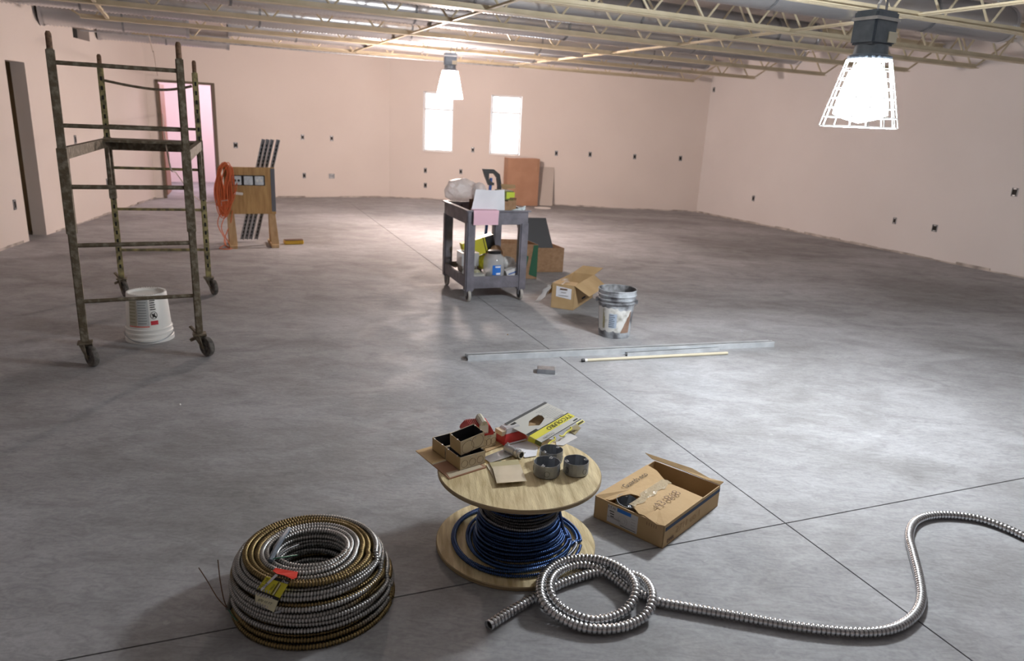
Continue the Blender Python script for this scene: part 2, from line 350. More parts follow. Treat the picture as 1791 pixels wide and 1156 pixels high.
# room beyond the left opening (dim) and beyond the back door (bright)
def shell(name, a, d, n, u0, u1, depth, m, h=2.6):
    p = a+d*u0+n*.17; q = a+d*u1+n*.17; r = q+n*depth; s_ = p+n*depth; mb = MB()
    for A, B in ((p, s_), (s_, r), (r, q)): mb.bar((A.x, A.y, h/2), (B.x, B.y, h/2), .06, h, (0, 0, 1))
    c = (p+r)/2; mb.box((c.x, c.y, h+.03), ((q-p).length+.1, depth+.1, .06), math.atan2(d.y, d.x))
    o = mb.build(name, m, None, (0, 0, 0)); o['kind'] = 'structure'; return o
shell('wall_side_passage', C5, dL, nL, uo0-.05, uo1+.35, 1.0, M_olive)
shell('wall_next_room', C0, dB, nBl, ud0-1.6, ud1+1.2, 3.2, M_pinkroom)
vd = MB(); c = C5+dL*(uv0+uv1)/2+nL*.20; vd.box((c.x, c.y, 2.58), (uv1-uv0+.1, .06, .26), math.atan2(dL.y, dL.x)); vd.build('vent_dark_panel_1', M_dark, None, (0, 0, 0))['kind'] = 'structure'  # near-black panel closing the vent hole from behind
# door frame
df = bpy.data.objects.new('door_1', None); COL.objects.link(df); df['kind'] = 'structure'; WM['door_1'] = Matrix.Identity(4)
def P3(a, d, n, u, off, z): q = a+d*u+n*off; return (q.x, q.y, z)
for u in (ud0+.015, ud1-.015):
    MB().bar(P3(C0, dB, nBl, u, .07, 0), P3(C0, dB, nBl, u, .07, 2.10), .19, .05, (dB.x, dB.y, 0)).build('door_jamb', M_doorf, df)
MB().bar(P3(C0, dB, nBl, ud0, .07, 2.085), P3(C0, dB, nBl, ud1, .07, 2.085), .19, .04).build('door_head', M_doorf, df)
dd = MB(); p0 = Vector(P3(C0, dB, nBl, ud0+.05, .16, 1.04)); p1 = p0+Vector((nBl.x*.8+dB.x*.12, nBl.y*.8+dB.y*.12, 0))
dd.bar(p0, p1, .04, 2.0); dd.build('door_leaf', mat('brown_door', (.30, .16, .11), .5), df)
# windows
for i, (u0, u1) in enumerate(WIN):
    wr = bpy.data.objects.new('window_%d' % (i+1), None); COL.objects.link(wr); wr['kind'] = 'structure'; WM[wr.name] = Matrix.Identity(4)
    for ua, za, ub, zb in ((u0, 1.0, u0, 2.21), (u1, 1.0, u1, 2.21), (u0, 1.0, u1, 1.0), (u0, 2.21, u1, 2.21), (u0, 1.86, u1, 1.86)):
        mb = MB(); sa = .022 if ua == u0 else -.022; sb = sa if ua == ub else -.022
        zo = .02 if za == zb == 1.0 else (-.02 if za == zb == 2.21 else 0)
        mb.bar(P3(C1, dR_, nBr, ua+sa, .13, za+zo), P3(C1, dR_, nBr, ub+sb, .13, zb+zo), .04, .04, (0, 0, 1) if za == zb else (dR_.x, dR_.y, 0)); mb.build('window_frame', M_frame, wr)
    mb = MB(); mb.bar(P3(C1, dR_, nBr, u0, .135, 1.605), P3(C1, dR_, nBr, u1, .135, 1.605), .006, 1.2); mb.build('pane', M_glass, wr)
    mb = MB(); mb.bar(P3(C1, dR_, nBr, u0, .06, .992), P3(C1, dR_, nBr, u1, .06, .992), .16, .02); mb.build('window_sill', M_wall, wr)

# ------------------------------------------------------------------ wall boxes
def wall_box(px, py, a, b, d, n, wd, ht, label, group, face=M_dark):
    q = onwall(px, py, a, b); c = Vector((q.x, q.y)); yaw = math.atan2(d.y, d.x); R = Matrix.Rotation(yaw, 3, 'Z')
    nv = Vector((n.x, n.y, 0)); t = root('electrical_box', label, 'wall box', (c.x, c.y, q.z), 0, group)
    p = Vector((c.x, c.y, q.z)); D = Vector((d.x, d.y, 0)); Z = Vector((0, 0, 1)); mb = MB()
    for s in (-1, 1):
        mb.box(p+D*s*(wd/2)-nv*.004, (.006, .012, ht), yaw); mb.box(p+Z*s*(ht/2)-nv*.004, (wd+.006, .012, .006), yaw)
    mb.build('rim', M_galvd, t)
    MB().box(p-nv*.0015, (wd, .005, ht), yaw).build('opening', face, t)  # no hole is cut; the flat panel's dark colour paints recess shade
    for s in (-1, 1): MB().box(p+Z*s*(ht/2-.012)-nv*.007, (wd*.5, .006, .012), yaw).build('screw_tab', M_galv, t)
    return t
G1, G2, G3, G4 = 'wall boxes on the left back wall', 'wall boxes on the middle back wall', 'wall boxes on the right wall', 'wall boxes on the left wall'
for px, py, wd, ht, lb in ((412, 254, .07, .10, 'small dark wall box just right of the doorway'), (529, 240, .055, .10, 'left of two high dark switch boxes on left back wall'),
        (580, 242, .055, .10, 'right of two high dark switch boxes on left back wall'), (532, 307, .055, .10, 'low dark outlet box below the left high switch box')):
    wall_box(px, py, C0, C1, dB, nBl, wd, ht, lb, G1)
wall_box(580, 308, C0, C1, dB, nBl, .11, .09, 'double wide pale outlet box low on left back wall', G1, M_galvd)
for px, py, lb in ((744, 298, 'upper dark outlet box under the left window'), (744, 324, 'lower dark outlet box under the left window'),
        (806, 300, 'upper dark outlet box below and between the windows'), (806, 325, 'lower dark outlet box below and between the windows'),
        (827, 262, 'dark wall box level with the sills between the windows'), (973, 268, 'first switch box right of the tall cardboard box'),
        (1032, 270, 'second switch box right of the tall cardboard box'), (1110, 274, 'third switch box right of the tall cardboard box'),
        (1190, 277, 'fourth switch box, nearest the right back corner')):
    wall_box(px, py, C1, C2, dR_, nBr, .055, .10, lb, G2)
for px, py, wd, ht, lb in ((1249, 157, .05, .09, 'high dark wall box on right wall beside the back corner'), (1318, 347, .055, .10, 'farthest low dark outlet box on right wall'),
        (1565, 386, .05, .095, 'middle low dark outlet box on right wall'), (1635, 399, .075, .10, 'nearest low dark outlet box on right wall'),
        (1775, 336, .075, .11, 'high dark switch box at right edge of right wall')):
    wall_box(px, py, C2, C3, dRr, nRr, wd, ht, lb, G3)
for px, py, wd, ht, lb in ((25, 358, .05, .11, 'outlet box on left wall nearest the dark opening'), (131, 244, .05, .11, 'high switch box on left wall behind scaffold'),
        (187, 319, .05, .11, 'low outlet box on left wall behind scaffold')):
    wall_box(px, py, C5, C0, dL, nL, wd, ht, lb, G4)

# ================================================================== CEILING STEEL
def span(s, z=None):                          # t range inside the room along jd for a line at perpendicular distance s
    p = uw*s; ts = []
    for a, b in ((C5, C0), (C0, C1), (C1, C2), (C2, C3), (C3, C5)):
        e = b-a; den = jd.x*e.y-jd.y*e.x
        if abs(den) < 1e-6: continue
        t = ((a.x-p.x)*e.y-(a.y-p.y)*e.x)/den; k = ((a.x-p.x)*jd.y-(a.y-p.y)*jd.x)/den
        if -1e-6 <= k <= 1+1e-6: ts.append(t)
    return min(ts), max(ts)
def pj(s, t, z): q = uw*s+jd*t; return Vector((q.x, q.y, z))
ZB, ZT = 2.625, 3.04; JO = [1.5, 3.0, 4.45, 5.85, 6.65, 7.65, 9.15, 10.75, 12.5]
jl = ['cream open-web steel joist nearest above the camera', 'cream open-web steel joist second from the camera, in front of hanging lamp', 'cream steel joist that crosses just above the right hanging lamp',
      'cream steel joist fourth from camera, first one behind the right hanging lamp', 'cream steel joist fifth from camera, close behind the fourth', 'cream steel joist sixth from camera, in mid room',
      'cream steel joist seventh from camera, ending above the right wall outlets', 'cream steel joist eighth from camera, just in front of the far lamp', 'farthest cream steel joist, close to the back wall']
wm = {}
for s, lb in zip(JO, jl):
    t0, t1 = span(s); t0 += .02; t1 -= .02
    J = root('steel_joist', lb, 'joist', pj(s, t0, ZB), math.atan2(jd.y, jd.x), 'open-web ceiling joists'); L = t1-t0
    for nm, z, a, b in (('bottom_chord', 0, .62, L-.62), ('top_chord', ZT-ZB-.03, 0, L)):
        mb = MB()
        for k in (-1, 1): mb.box(((a+b)/2, k*.030, .004 if z == 0 else .06), (b-a, .048, .007)); mb.box(((a+b)/2, k*.010, .028 if z == 0 else .036), (b-a, .007, .050))
        for v in mb.v: v.z += z if z == 0 else z-.03
        mb.build(nm, M_cream, J, world=False)
    H = ZT-ZB-.03; pitch = .30; n = int((L-1.24)/(2*pitch)); x0 = .62+((L-1.24)-n*2*pitch)/2
    if 'a' not in wm:
        for kk, sg in (('a', 1), ('b', -1)):
            mb = MB(); mb.tube([(0, 0, .02), (sg*pitch, 0, H)], .011, 6); wm[kk] = mb.mesh('web_bar', M_cream)
        mb = MB(); mb.tube([(0, 0, .02), (-.6, 0, H+.0)], .012, 6); wm['c'] = mb.mesh('web_bar', M_cream)
        mb = MB(); mb.tube([(0, 0, .02), (.6, 0, H+.0)], .012, 6); wm['d'] = mb.mesh('web_bar', M_cream)
    for i in range(n+1):
        for kk in ('a', 'b'):
            if i == 0 and kk == 'b' or i == n and kk == 'a': continue
            link('web_bar', wm[kk], J).location = (x0+i*2*pitch, 0, 0)
    link('web_bar', wm['c'], J).location = (.64, 0, 0); link('web_bar', wm['d'], J).location = (L-.64, 0, 0)
# bridging angles under the joists
def bridging(q, label, s0, s1):
    tt = (q.xy).dot(jd); J = MB()
    J.bar(pj(s0, tt, ZB+.012), pj(s1, tt, ZB+.012), .034, .004, (0, 0, 1)); J.bar(pj(s0, tt+.016, ZB+.026), pj(s1, tt+.016, ZB+.026), .004, .03)
    return thing1(J, 'bridging_angle', M_cream, label, 'brace', tuple(pj(s0, tt, ZB)), 'bridging angles under the joists')
bridging(at(972, 108, 2.62), 'pale steel bridging angle crossing beneath joists towards the right hanging lamp', 1.5, 12.45)
bridging(at(725, 60, 2.62), 'pale steel bridging angle crossing beneath joists near the middle', 1.5, 12.45)
bridging(at(190, 38, 2.62), 'pale steel bridging angle crossing beneath joists near the left wall', 1.5, 10.7)
# ducts
def duct(s, t0, t1, r, z, label, cap=True, ribs=True):
    O = tuple(pj(s, t0, z)); D = root('air_duct', label, 'duct', O, 0, 'silver ducts between the joists')
    step = .02; k = int((t1-t0)/step); A = np.array([tuple(pj(s, t0+i*step, z)) for i in range(k)])
    me = ribbed('duct_skin', A, r, .012 if ribs else .003, 20, M_duct if ribs else M_ductg, O, per=2, smooth=False); link('duct_skin', me, D)
    a = math.atan2(jd.y, jd.x); Rm = Matrix.Rotation(a, 3, 'Z') @ Matrix.Rotation(math.pi/2, 3, 'Y')
    for tt, sg in ((t0, 1), (t1-step, -1)):
        mb = MB(); mb.lathe([(r*1.0, -.02), (r*1.03, -.02), (r*1.03, .02), (r*1.0, .02)], 24, pj(s, tt, z), Rm); mb.build('collar', M_ductg, D, smooth=True)
        if cap: mb = MB(); mb.lathe([(.0, sg*.03), (r*.985, sg*.03)], 20, pj(s, tt, z), Rm); mb.build('end_disc', M_dark, D)
    x = t0+.9
    while x < t1-.3:
        mb = MB(); mb.lathe([(r*1.012, -.012), (r*1.012, .012)], 20, pj(s, x, z), Rm)
        mb.bar(pj(s-.0, x, z+r), pj(s, x, ZT+.03), .02, .002); mb.build('hanger_strap', M_galvd, D); x += 1.9
    return D
def tx(s, z, px):                              # t where the line at distance s, height z crosses image column px
    lo, hi = -4, 12
    for _ in range(40):
        m = (lo+hi)/2; d = pj(s, m, z)-Vector((0, 0, CAM_H)); x = 895.5+F_PX*d.dot(Rt)/d.dot(Fw)
        if x < px: lo = m
        else: hi = m
    return lo
def tl(s): return span(s)[0]+.02
duct(11.55, tx(11.55, 2.8, 400), tx(11.6, 2.8, 1180), .165, 2.80, 'silver corrugated duct nearest the back wall')
duct(11.3, tl(11.3), tx(11.3, 2.72, 330), .19, 2.74, 'large pale silver duct meeting the left wall above the dark vent hole')
duct(10.0, tl(10.0), tx(10, 2.8, 1235), .165, 2.80, 'silver corrugated duct in bay just in front of the far lamp')
duct(13.1, tl(13.1), tx(13.1, 2.7, 400), .16, 2.72, 'pale duct low on the left, farthest of all ducts')
duct(8.4, tl(8.4), tx(8.4, 2.8, 1395), .165, 2.82, 'long silver corrugated duct over the middle of the room')
duct(7.15, tx(7.15, 2.84, 260), tx(7.15, 2.84, 1420), .16, 2.84, 'silver corrugated duct above the cart with a capped end')
duct(5.15, tx(5.15, 2.84, 1190), tx(5.15, 2.84, 1755), .17, 2.84, 'dark grey corrugated duct passing behind the right hanging lamp')
duct(3.75, tx(3.75, 2.84, 1560), tx(3.75, 2.84, 1775), .17, 2.84, 'short grey duct ending in an open mouth at upper right')
# conduit along the ceiling near back wall, and a hanging white cable on the left
mb = MB(); mb.tube([pj(12.2, span(12.2)[0]+.1, 2.60), pj(12.2, 2, 2.58), pj(12.2, 5.5, 2.60)], .012, 8); thing1(mb, 'conduit_pipe', M_galv, 'thin grey conduit running under the farthest joist', 'pipe', tuple(pj(12.2, 2, 2.6)), smooth=True)
q = Vector((-4.45, 10.6, 0)); mb = MB()
qa = at(258, 52, 2.62); qb = onwall(293, 225, C0, C1)
mb.tube([tuple(p) for p in catmull([qa, qa+Vector((.02, .05, -.25)), at(272, 110, 2.25), at(283, 180, 1.75), at(290, 250, 1.35), at(310, 305, .9), at(352, 352, .45), at(400, 350, .62)], .1)], .006, 6)
thing1(mb, 'hanging_cable', mat('dirty_white_cable', (.55, .48, .42), .6), 'thin pale cable hanging from the joists by the back door', 'cable', tuple(qa), smooth=True)

# ================================================================== LAMPS
def hanging_lamp(P, h, yaw, label, strength, col, S=1.0):
    # P: centre of the open (lower) rim of the guard; h: height of guard
    P = Vector(P); t = root('hanging_work_lamp', label, 'lamp', tuple(P), yaw, 'hanging work lamps'); t.scale = (S, S, S); ZBl = P.z+(ZB-P.z)/S; DKl = P.z+(DECK-P.z)/S; r0, r1 = .150, .085
    mb = MB(); n = 14
    for i in range(n):
        a = 2*math.pi*i/n; mb.tube([(r0*math.cos(a), r0*math.sin(a), 0), (r1*math.cos(a), r1*math.sin(a), h)], .0022, 5)
    for k in range(8):
        f = k/7; r = r0+(r1-r0)*f; mb.tube([(r*math.cos(b), r*math.sin(b), h*f) for b in [2*math.pi*j/24 for j in range(25)]], .0022, 5, caps=False)
    mb.build('wire_guard', M_cage, t, world=False)
    Me = mat('lamp_glow_%d' % int(strength), (1, 1, 1), .5, emit=(col, strength))
    mb = MB(); mb.lathe([(0, .015), (.060, .03), (.105, .05), (.098, .10), (.070, h-.05), (.04, h-.01), (0, h)], 20); mb.build('glowing_bulb', Me, t, world=False, smooth=True)
    mb = MB(); mb.lathe([(0, h), (.082, h), (.086, h+.012), (.066, h+.02), (.062, h+.055), (0, h+.056)], 20); mb.build('socket_collar', M_lamp, t, world=False, smooth=True)
    mb = MB(); mb.box((0, 0, h+.118), (.135, .11, .128)); mb.build('ballast_housing', M_lamp, t, world=False, bevel=.008)
    mb = MB(); mb.box((.040, -.057, h+.085), (.05, .004, .04)); mb.build('label_plate', mat('pale_label', (.55, .52, .42), .5), t, world=False)
    mb = MB()
    for k in (-1, 1): mb.box((k*.069, 0, h+.15), (.004, .118, .012))
    mb.box((0, -.058, h+.15), (.14, .004, .012)); mb.box((0, .058, h+.15), (.14, .004, .012)); mb.build('strap', M_galv, t, world=False)
    mb = MB(); mb.tube([(0, 0, h+.18), (0, 0, h+.21), (.012, 0, h+.225), (.014, 0, h+.25), (0, 0, h+.265), (-.012, 0, h+.25)], .005, 8); mb.build('hook', M_galv, t, world=False)
    mb = MB(); z = h+.25; k = 0
    while P.z+z < DKl-.02:
        mb.tube([(.007*math.cos(b)*(k % 2 == 0), .007*math.cos(b)*(k % 2), z+.012+.013*math.sin(b)) for b in [2*math.pi*j/8 for j in range(9)]], .002, 4, caps=False); z += .021; k += 1
    mb.build('chain', mat('brass_chain', (.45, .36, .16), .4, .7), t, world=False)
    mb = MB(); mb.tube([(.05, 0, h+.18), (.09, .03, h+.30), (.17, .05, ZBl-P.z+.02), (.3, .1, ZBl-P.z+.05)], .005, 6); mb.build('power_cord', M_grey, t, world=False, smooth=True)
    return t
zc = 4.0; p_low = Vector((0, 0, CAM_H))+ray(1500, 222)*zc; p_up = Vector((0, 0, CAM_H))+ray(1522, 104)*zc
hanging_lamp(p_low, .262, .5, 'hanging caged work lamp at upper right, glowing pure white', NEAR_LAMP, NEAR_COL, 1.333)
p_far = Vector((0, 0, CAM_H))+ray(786, 172)*10.6
hanging_lamp(p_far, .285, .2, 'distant glowing work lamp hanging in front of the left window', FAR_LAMP, FAR_COL, 1.333)
# added unseen light that brightens the next room beyond the door
ld = bpy.data.lights.new('added_room_fill', 'POINT'); ld.energy = 70; ld.color = (1, .86, .93); ld.shadow_soft_size = .15
lo = bpy.data.objects.new('added_room_fill', ld); COL.objects.link(lo); lo.location = P3(C0, dB, nBl, (ud0+ud1)/2+.9, 1.6, 2.3)

# ================================================================== SCAFFOLD
A_, B_, C_, D_ = at(149, 600, .15), at(349, 585, .15), at(213, 488, .15), at(365, 486, .15)
sc = root('rolling_scaffold', 'grimy narrow rolling scaffold frame on four casters at left', 'scaffold', (A_.x, A_.y, 0))
def up(p, z): return Vector((p.x, p.y, z))
for p, m_, in ((A_, M_scaf), (B_, M_scaf), (C_, M_scafy), (D_, M_scafy)):
    yaw = math.atan2((B_-A_).y, (B_-A_).x); mb = MB(); mb.box(up(p, 1.05), (.046, .046, 1.78), yaw); o = mb.build('post', m_, sc, bevel=.006)
    mb = MB(); mb.tube([up(p, 1.92), up(p, 2.02), up(p, 2.035)], [.017, .017, .010], 10); mb.build('coupling_pin', M_rust, o, smooth=True)
    mb = MB(); tow = ((A_+B_+C_+D_)/4-p); tow.z = 0
    xa = (B_-A_).xy.normalized(); ya = Vector((-xa.y, xa.x)); sy = 1 if tow.xy.dot(ya) > 0 else -1; sx = 1 if tow.xy.dot(xa) > 0 else -1
    fx = Vector((xa.x, xa.y, 0)); fy = Vector((ya.x, ya.y, 0)); z = .27
    while z < 1.85:
        mb.box(up(p, z)-fy*(.0236 if p in (C_, D_) else -.0236), (.016, .002, .034), yaw); z += .075
    mb.build('adjusting_slots', M_slot, o)['kind'] = 'stuff'
    # caster
    base = up(p, 0); sw = {id(A_): (.045, .0), id(B_): (.05, .01), id(C_): (.04, -.02), id(D_): (.05, 0)}[id(p)]
    cw = base+Vector((sw[0], sw[1]-.02, .070)); ax = Vector((.55, .83, 0)).normalized() if p in (A_, B_) else Vector((.7, .7, 0))
    cs = MB(); cs.tube([up(p, .10), up(p, .19)], .020, 10); cs.box(up(p, .155), (.085, .085, .010), yaw); o2 = cs.build('caster', M_scaf, sc)
    R = Matrix((Vector((0, 0, 1)).cross(ax), Vector((0, 0, 1)), ax)).transposed(); mb = MB()
    mb.lathe([(0, -.019), (.03, -.019), (.032, -.014), (.052, -.014), (.056, -.018), (.066, -.016), (.070, -.008), (.070, .008), (.066, .016), (.056, .018), (.052, .014), (.032, .014), (.03, .019), (0, .019)], 28, cw, R)
    mb.build('wheel', M_rubber, o2, smooth=True); mb = MB()
    for s in (-1, 1):
        mb.plate([cw+ax*s*.026+Vector((0, 0, -.015))+R @ Vector((-.012, 0, 0)), cw+ax*s*.026+Vector((0, 0, -.015))+R @ Vector((.012, 0, 0)), up(p, .15)+ax*s*.026+R @ Vector((.04, 0, 0)), up(p, .15)+ax*s*.026+R @ Vector((-.04, 0, 0))], .004)
    mb.tube([cw-ax*.03, cw+ax*.03], .008, 8); mb.build('fork', M_scaf, o2)
    if p is C_ or p is B_:
        mb = MB(); mb.bar(up(p, .14), up(p, .20)+Vector((-.07, .02, 0)), .02, .012); mb.bar(up(p, .13)+Vector((-.02, 0, 0)), up(p, .11)+Vector((-.06, -.01, 0)), .03, .02); mb.build('brake_lever', M_scaf, o2)
for z, r in ((1.865, .013), (1.51, .013), (1.148, .014), (.787, .014), (.427, .013)):
    mb = MB(); mb.tube([up(A_, z), up(B_, z)], r, 10); mb.build('rung', M_scaf, sc, smooth=True)
    mb = MB()
    z -= {1.51: .04, 1.148: .024}.get(z, .015)
    pts = [up(C_, z), up(D_, z)]
    if z > 1.8: pts = [tuple(p) for p in catmull([up(C_, 1.835), up(C_.lerp(D_, .3), 1.80), up(C_.lerp(D_, .6), 1.782), up(C_.lerp(D_, .82), 1.80), up(D_, 1.835)], .05)]
    mb.tube(pts, .011 if z > 1.8 else .012, 10); mb.build('rung', M_scafy if z < 1.4 else M_scaf, sc, smooth=True)
for p, q in ((A_, C_), (B_, D_)):
    d = (q-p).normalized(); mb = MB(); mb.bar(up(p, 1.345)+d*.02, up(q, 1.335)-d*.02, .035, .07); o = mb.build('side_rail', M_scaf, sc)
    for e, dd_ in ((p, d), (q, -d)):
        mb = MB(); n_ = Vector((-d.y, d.x, 0))*.012; a = up(e, 1.31)+dd_*.03; b = up(e, 1.31)+dd_*.13; c = up(e, .95)+dd_*.028; c2 = up(e, .95)+dd_*.05
        mb.add([a+n_, b+n_, c2+n_, c+n_, a-n_, b-n_, c2-n_, c-n_], [(0, 1, 2, 3), (7, 6, 5, 4), (0, 4, 5, 1), (1, 5, 6, 2), (2, 6, 7, 3), (3, 7, 4, 0)]); mb.build('gusset', M_scaf, sc)
        mb = MB(); mb.bar(up(e, .86)-dd_*.0, up(e, 1.38), .055, .055, (d.x, d.y, 0)); mb.build('sliding_sleeve', M_scaf, sc, bevel=.004)
mb = MB(); mb.bar(up(C_, 1.315), up(D_, 1.315), .03, .085); mb.build('end_beam', M_scaf, sc)
mb = MB(); e = (C_-A_).normalized(); cA, cB = up(A_.lerp(C_, .80), 1.372), up(B_.lerp(D_, .80), 1.372)
c4 = [cA, cB, up(D_, 1.372), up(C_, 1.372)]; mb.plate(c4, .02); mb.build('deck_board', M_scaf, sc)

# ================================================================== WHITE BUCKET (upside down)
q = Vector((-2.67, 5.075, 0)); bk = root('white_bucket', 'white plastic bucket standing upside down under the scaffold', 'bucket', tuple(q), .3)
mb = MB(); mb.lathe([(.150, .0), (.163, .0), (.163, .028), (.156, .034), (.154, .05), (.160, .054), (.160, .066), (.153, .072), (.152, .085), (.157, .089), (.157, .098), (.150, .104), (.134, .345), (.128, .352), (.120, .352), (.118, .335), (.0, .33)], 48); mb.build('shell', M_white, bk, world=False, smooth=True)
mb = MB()
for i in range(48):
    a = 2*math.pi*i/48; mb.box((.125*math.cos(a), .125*math.sin(a), .353), (.010, .006, .006), a)
mb.build('ridged_rim', M_white, bk, world=False)
mb = MB(); pts = [(.166*math.cos(a), .166*math.sin(a), .012+.055*max(0, math.cos((a+1.57)*1.0)) if False else .062-.052*math.sin((a+2.9)/(2.9)*math.pi)) for a in [-2.9+2.9*i/20 for i in range(21)]]
mb.tube(pts, .003, 6); mb.build('wire_handle', M_galvd, bk, world=False, smooth=True)
def bucket_patch(a0, a1, z0, z1, m, nm, par, r0=.134, r1=.150, zb=.345, za=.104, off=.0012, n=10):
    mb = MB(); rf = lambda z: r1+(r0-r1)*(z-za)/(zb-za)+off
    mb.lathe([(rf(z0), z0), (rf(z1), z1)], n, (0, 0, 0), None, a0, a1); return mb.build(nm, m, par, world=False, smooth=True)
va = math.atan2(-q.y, -q.x)-.3
bucket_patch(va-.98, va-.55, .13, .325, mat('pale_yellow_label', (.50, .48, .38), .7), 'label', bk)
bucket_patch(va-.52, va+.02, .13, .325, mat('grey_label', (.52, .54, .54), .7), 'label', bk)
for k in range(9): bucket_patch(va-.48, va-.06+.05*random.random()-.05, .145+k*.019, .152+k*.019, mat('label_text_grey', (.26, .28, .28), .8), 'print_line', bk, off=.002)
for k in range(7): bucket_patch(va-.94, va-.60, .15+k*.024, .157+k*.024, mat('label_text_olive', (.32, .31, .22), .8), 'print_line', bk, off=.002)
bucket_patch(va-.98, va+.02, .122, .128, M_redt, 'red_stripe', bk, off=.002)
bucket_patch(va+.08, va+.42, .135, .165, mat('label_red', (.55, .03, .05), .6), 'warning_panel', bk, off=.002)
for k in range(5): bucket_patch(va+.10, va+.36-.03*(k % 2), .245+k*.016, .252+k*.016, M_ink, 'print_line', bk, off=.002)
# warning pictogram: ring with a tipping figure
mb = MB(); rr = .143; za_ = .205
def onb(a, z): r = .150-.016*(z-.104)/.241+.0025; return (r*math.cos(a), r*math.sin(a), z)
mb.tube([onb(va+.25+.15*math.cos(b), za_+.026*math.sin(b)) for b in [2*math.pi*j/24 for j in range(25)]], .0016, 5, caps=False)
mb.tube([onb(va+.17, za_+.012), onb(va+.25, za_), onb(va+.35, za_-.016)], [.003, .007, .004], 6); mb.tube([onb(va+.26, za_-.002), onb(va+.19, za_-.016)], .0035, 6); mb.tube([onb(va+.25, za_), onb(va+.30, za_+.014)], .0035, 6)
mb.build('warning_pictogram', M_ink, bk, world=False)

# ================================================================== GREY PAINT BUCKET
q = Vector((.85, 5.79, 0)); pb = root('paint_bucket', 'grey paint-crusted open bucket with torn label beside cardboard box', 'bucket', tuple(q), .2)
mb = MB(); mb.lathe([(0, .004), (.122, .004), (.126, .0), (.130, .004), (.147, .285), (.158, .287), (.158, .295), (.149, .298), (.150, .312), (.160, .315), (.160, .322), (.151, .325), (.151, .345), (.161, .348), (.161, .356), (.154, .36), (.154, .385), (.160, .39), (.158, .396), (.152, .396)], 48); mb.mat(1).lathe([(.152, .396), (.149, .385), (.122, .02), (0, .02)], 48); mb.build('shell', [M_bpaint, mat('dark_mottled_inside', (.05, .05, .052), .6, col2=(.30, .31, .33), scale=12, detail=8, lo=.45, hi=.65)], pb, world=False, smooth=True)  # inside of the bucket is coloured darker than the outside
va = math.atan2(-q.y, -q.x)-.2
mb = MB(); nn = 30; a0, a1 = va-1.25, va+1.0; vs = []; fs = []
for i in range(nn+1):
    a = a0+(a1-a0)*i/nn; zt = .255-.015*(i > 18)-.004*math.sin(i*1.3); zb_ = .055+.005*math.sin(i*.9)+.006*(i % 7 == 2)
    for z in (zb_, (zb_+zt)/2, zt): r = .130+(.017)*(z-.004)/.281+.0015; vs.append((r*math.cos(a), r*math.sin(a), z))
for i in range(nn):
    for k in range(2): fs.append((i*3+k, i*3+3+k, i*3+4+k, i*3+1+k))
mb.add(vs, fs); mb.build('torn_label', M_blabel, pb, world=False, smooth=True)
bucket_patch(va-.35, va+.10, .09, .21, mat('blue_grey_panel', (.42, .50, .62), .7), 'label_panel', pb, .147, .130, .285, .004, .0025)
for k in range(7): bucket_patch(va-.36, va-.1+.12*random.random(), .10+k*.016, .104+k*.016, M_ink, 'print_line', pb, .147, .130, .285, .004, .0033)
for k in range(3): bucket_patch(va-.75+k*.05, va-.72+k*.05, .08, .24-.03*k, mat('olive_print', (.30, .26, .06), .8), 'print_line', pb, .147, .130, .285, .004, .0033)
mb = MB(); vs = []; fs = []
for i in range(9):
    f = i/8; a = va+.38+f*.60; z1 = .05+.19*f**.9+.01*math.sin(i*3)
    for z in (.05, z1): r = .130+(.017)*(z-.004)/.281+.0028; vs.append((r*math.cos(a), r*math.sin(a), z))
for i in range(8): fs.append((i*2, i*2+2, i*2+3, i*2+1))
mb.add(vs, fs); mb.build('brown_stain', M_rustm, pb, world=False, smooth=True)
mb = MB()
for k in (-1, 1): mb.box((.163*math.cos(va+k*1.45), .163*math.sin(va+k*1.45), .30), (.02, .03, .03), va+k*1.45)
mb.build('handle_lug', M_bpaint, pb, world=False)
mb = MB(); mb.tube([(.168*math.cos(va+b), .168*math.sin(va+b), .30-.12*math.sin((b+1.45-math.pi-1.45)*0+(b-1.45)/(2*math.pi-2.9)*math.pi)) for b in [1.45+(2*math.pi-2.9)*i/16 for i in range(17)]], .002, 5); mb.build('wire_handle', M_galvd, pb, world=False)

# ================================================================== generic open box
def open_box(t, O, u, v, h, th, m, mi, nm='wall_panel'):
    """five panels of an open carton; O corner, u, v edge vectors"""
    O = Vector(O); u = Vector(u); v = Vector(v); Z = Vector((0, 0, h)); un, vn = u.normalized()*th, v.normalized()*th
    def pan(a, b, inn, name, h_=Z):
        mb = MB(); mb.add([a, b, b+h_, a+h_, a+inn, b+inn, b+h_+inn, a+h_+inn], [(0, 1, 2, 3), (7, 6, 5, 4), (0, 4, 5, 1), (1, 5, 6, 2), (2, 6, 7, 3), (3, 7, 4, 0)]); return mb.build(name, [m], t)
    out = [pan(O, O+u, vn, nm), pan(O+u, O+u+v, -un, nm), pan(O+u+v, O+v, -vn, nm), pan(O+v, O, un, nm)]
    mb = MB(); mb.add([O, O+u, O+u+v, O+v, O+Vector((0, 0, th)), O+u+Vector((0, 0, th)), O+u+v+Vector((0, 0, th)), O+v+Vector((0, 0, th))], [(3, 2, 1, 0), (4, 5, 6, 7), (0, 1, 5, 4), (1, 2, 6, 5), (2, 3, 7, 6), (3, 0, 4, 7)]); mb.build('bottom_panel', mi, t)
    return out
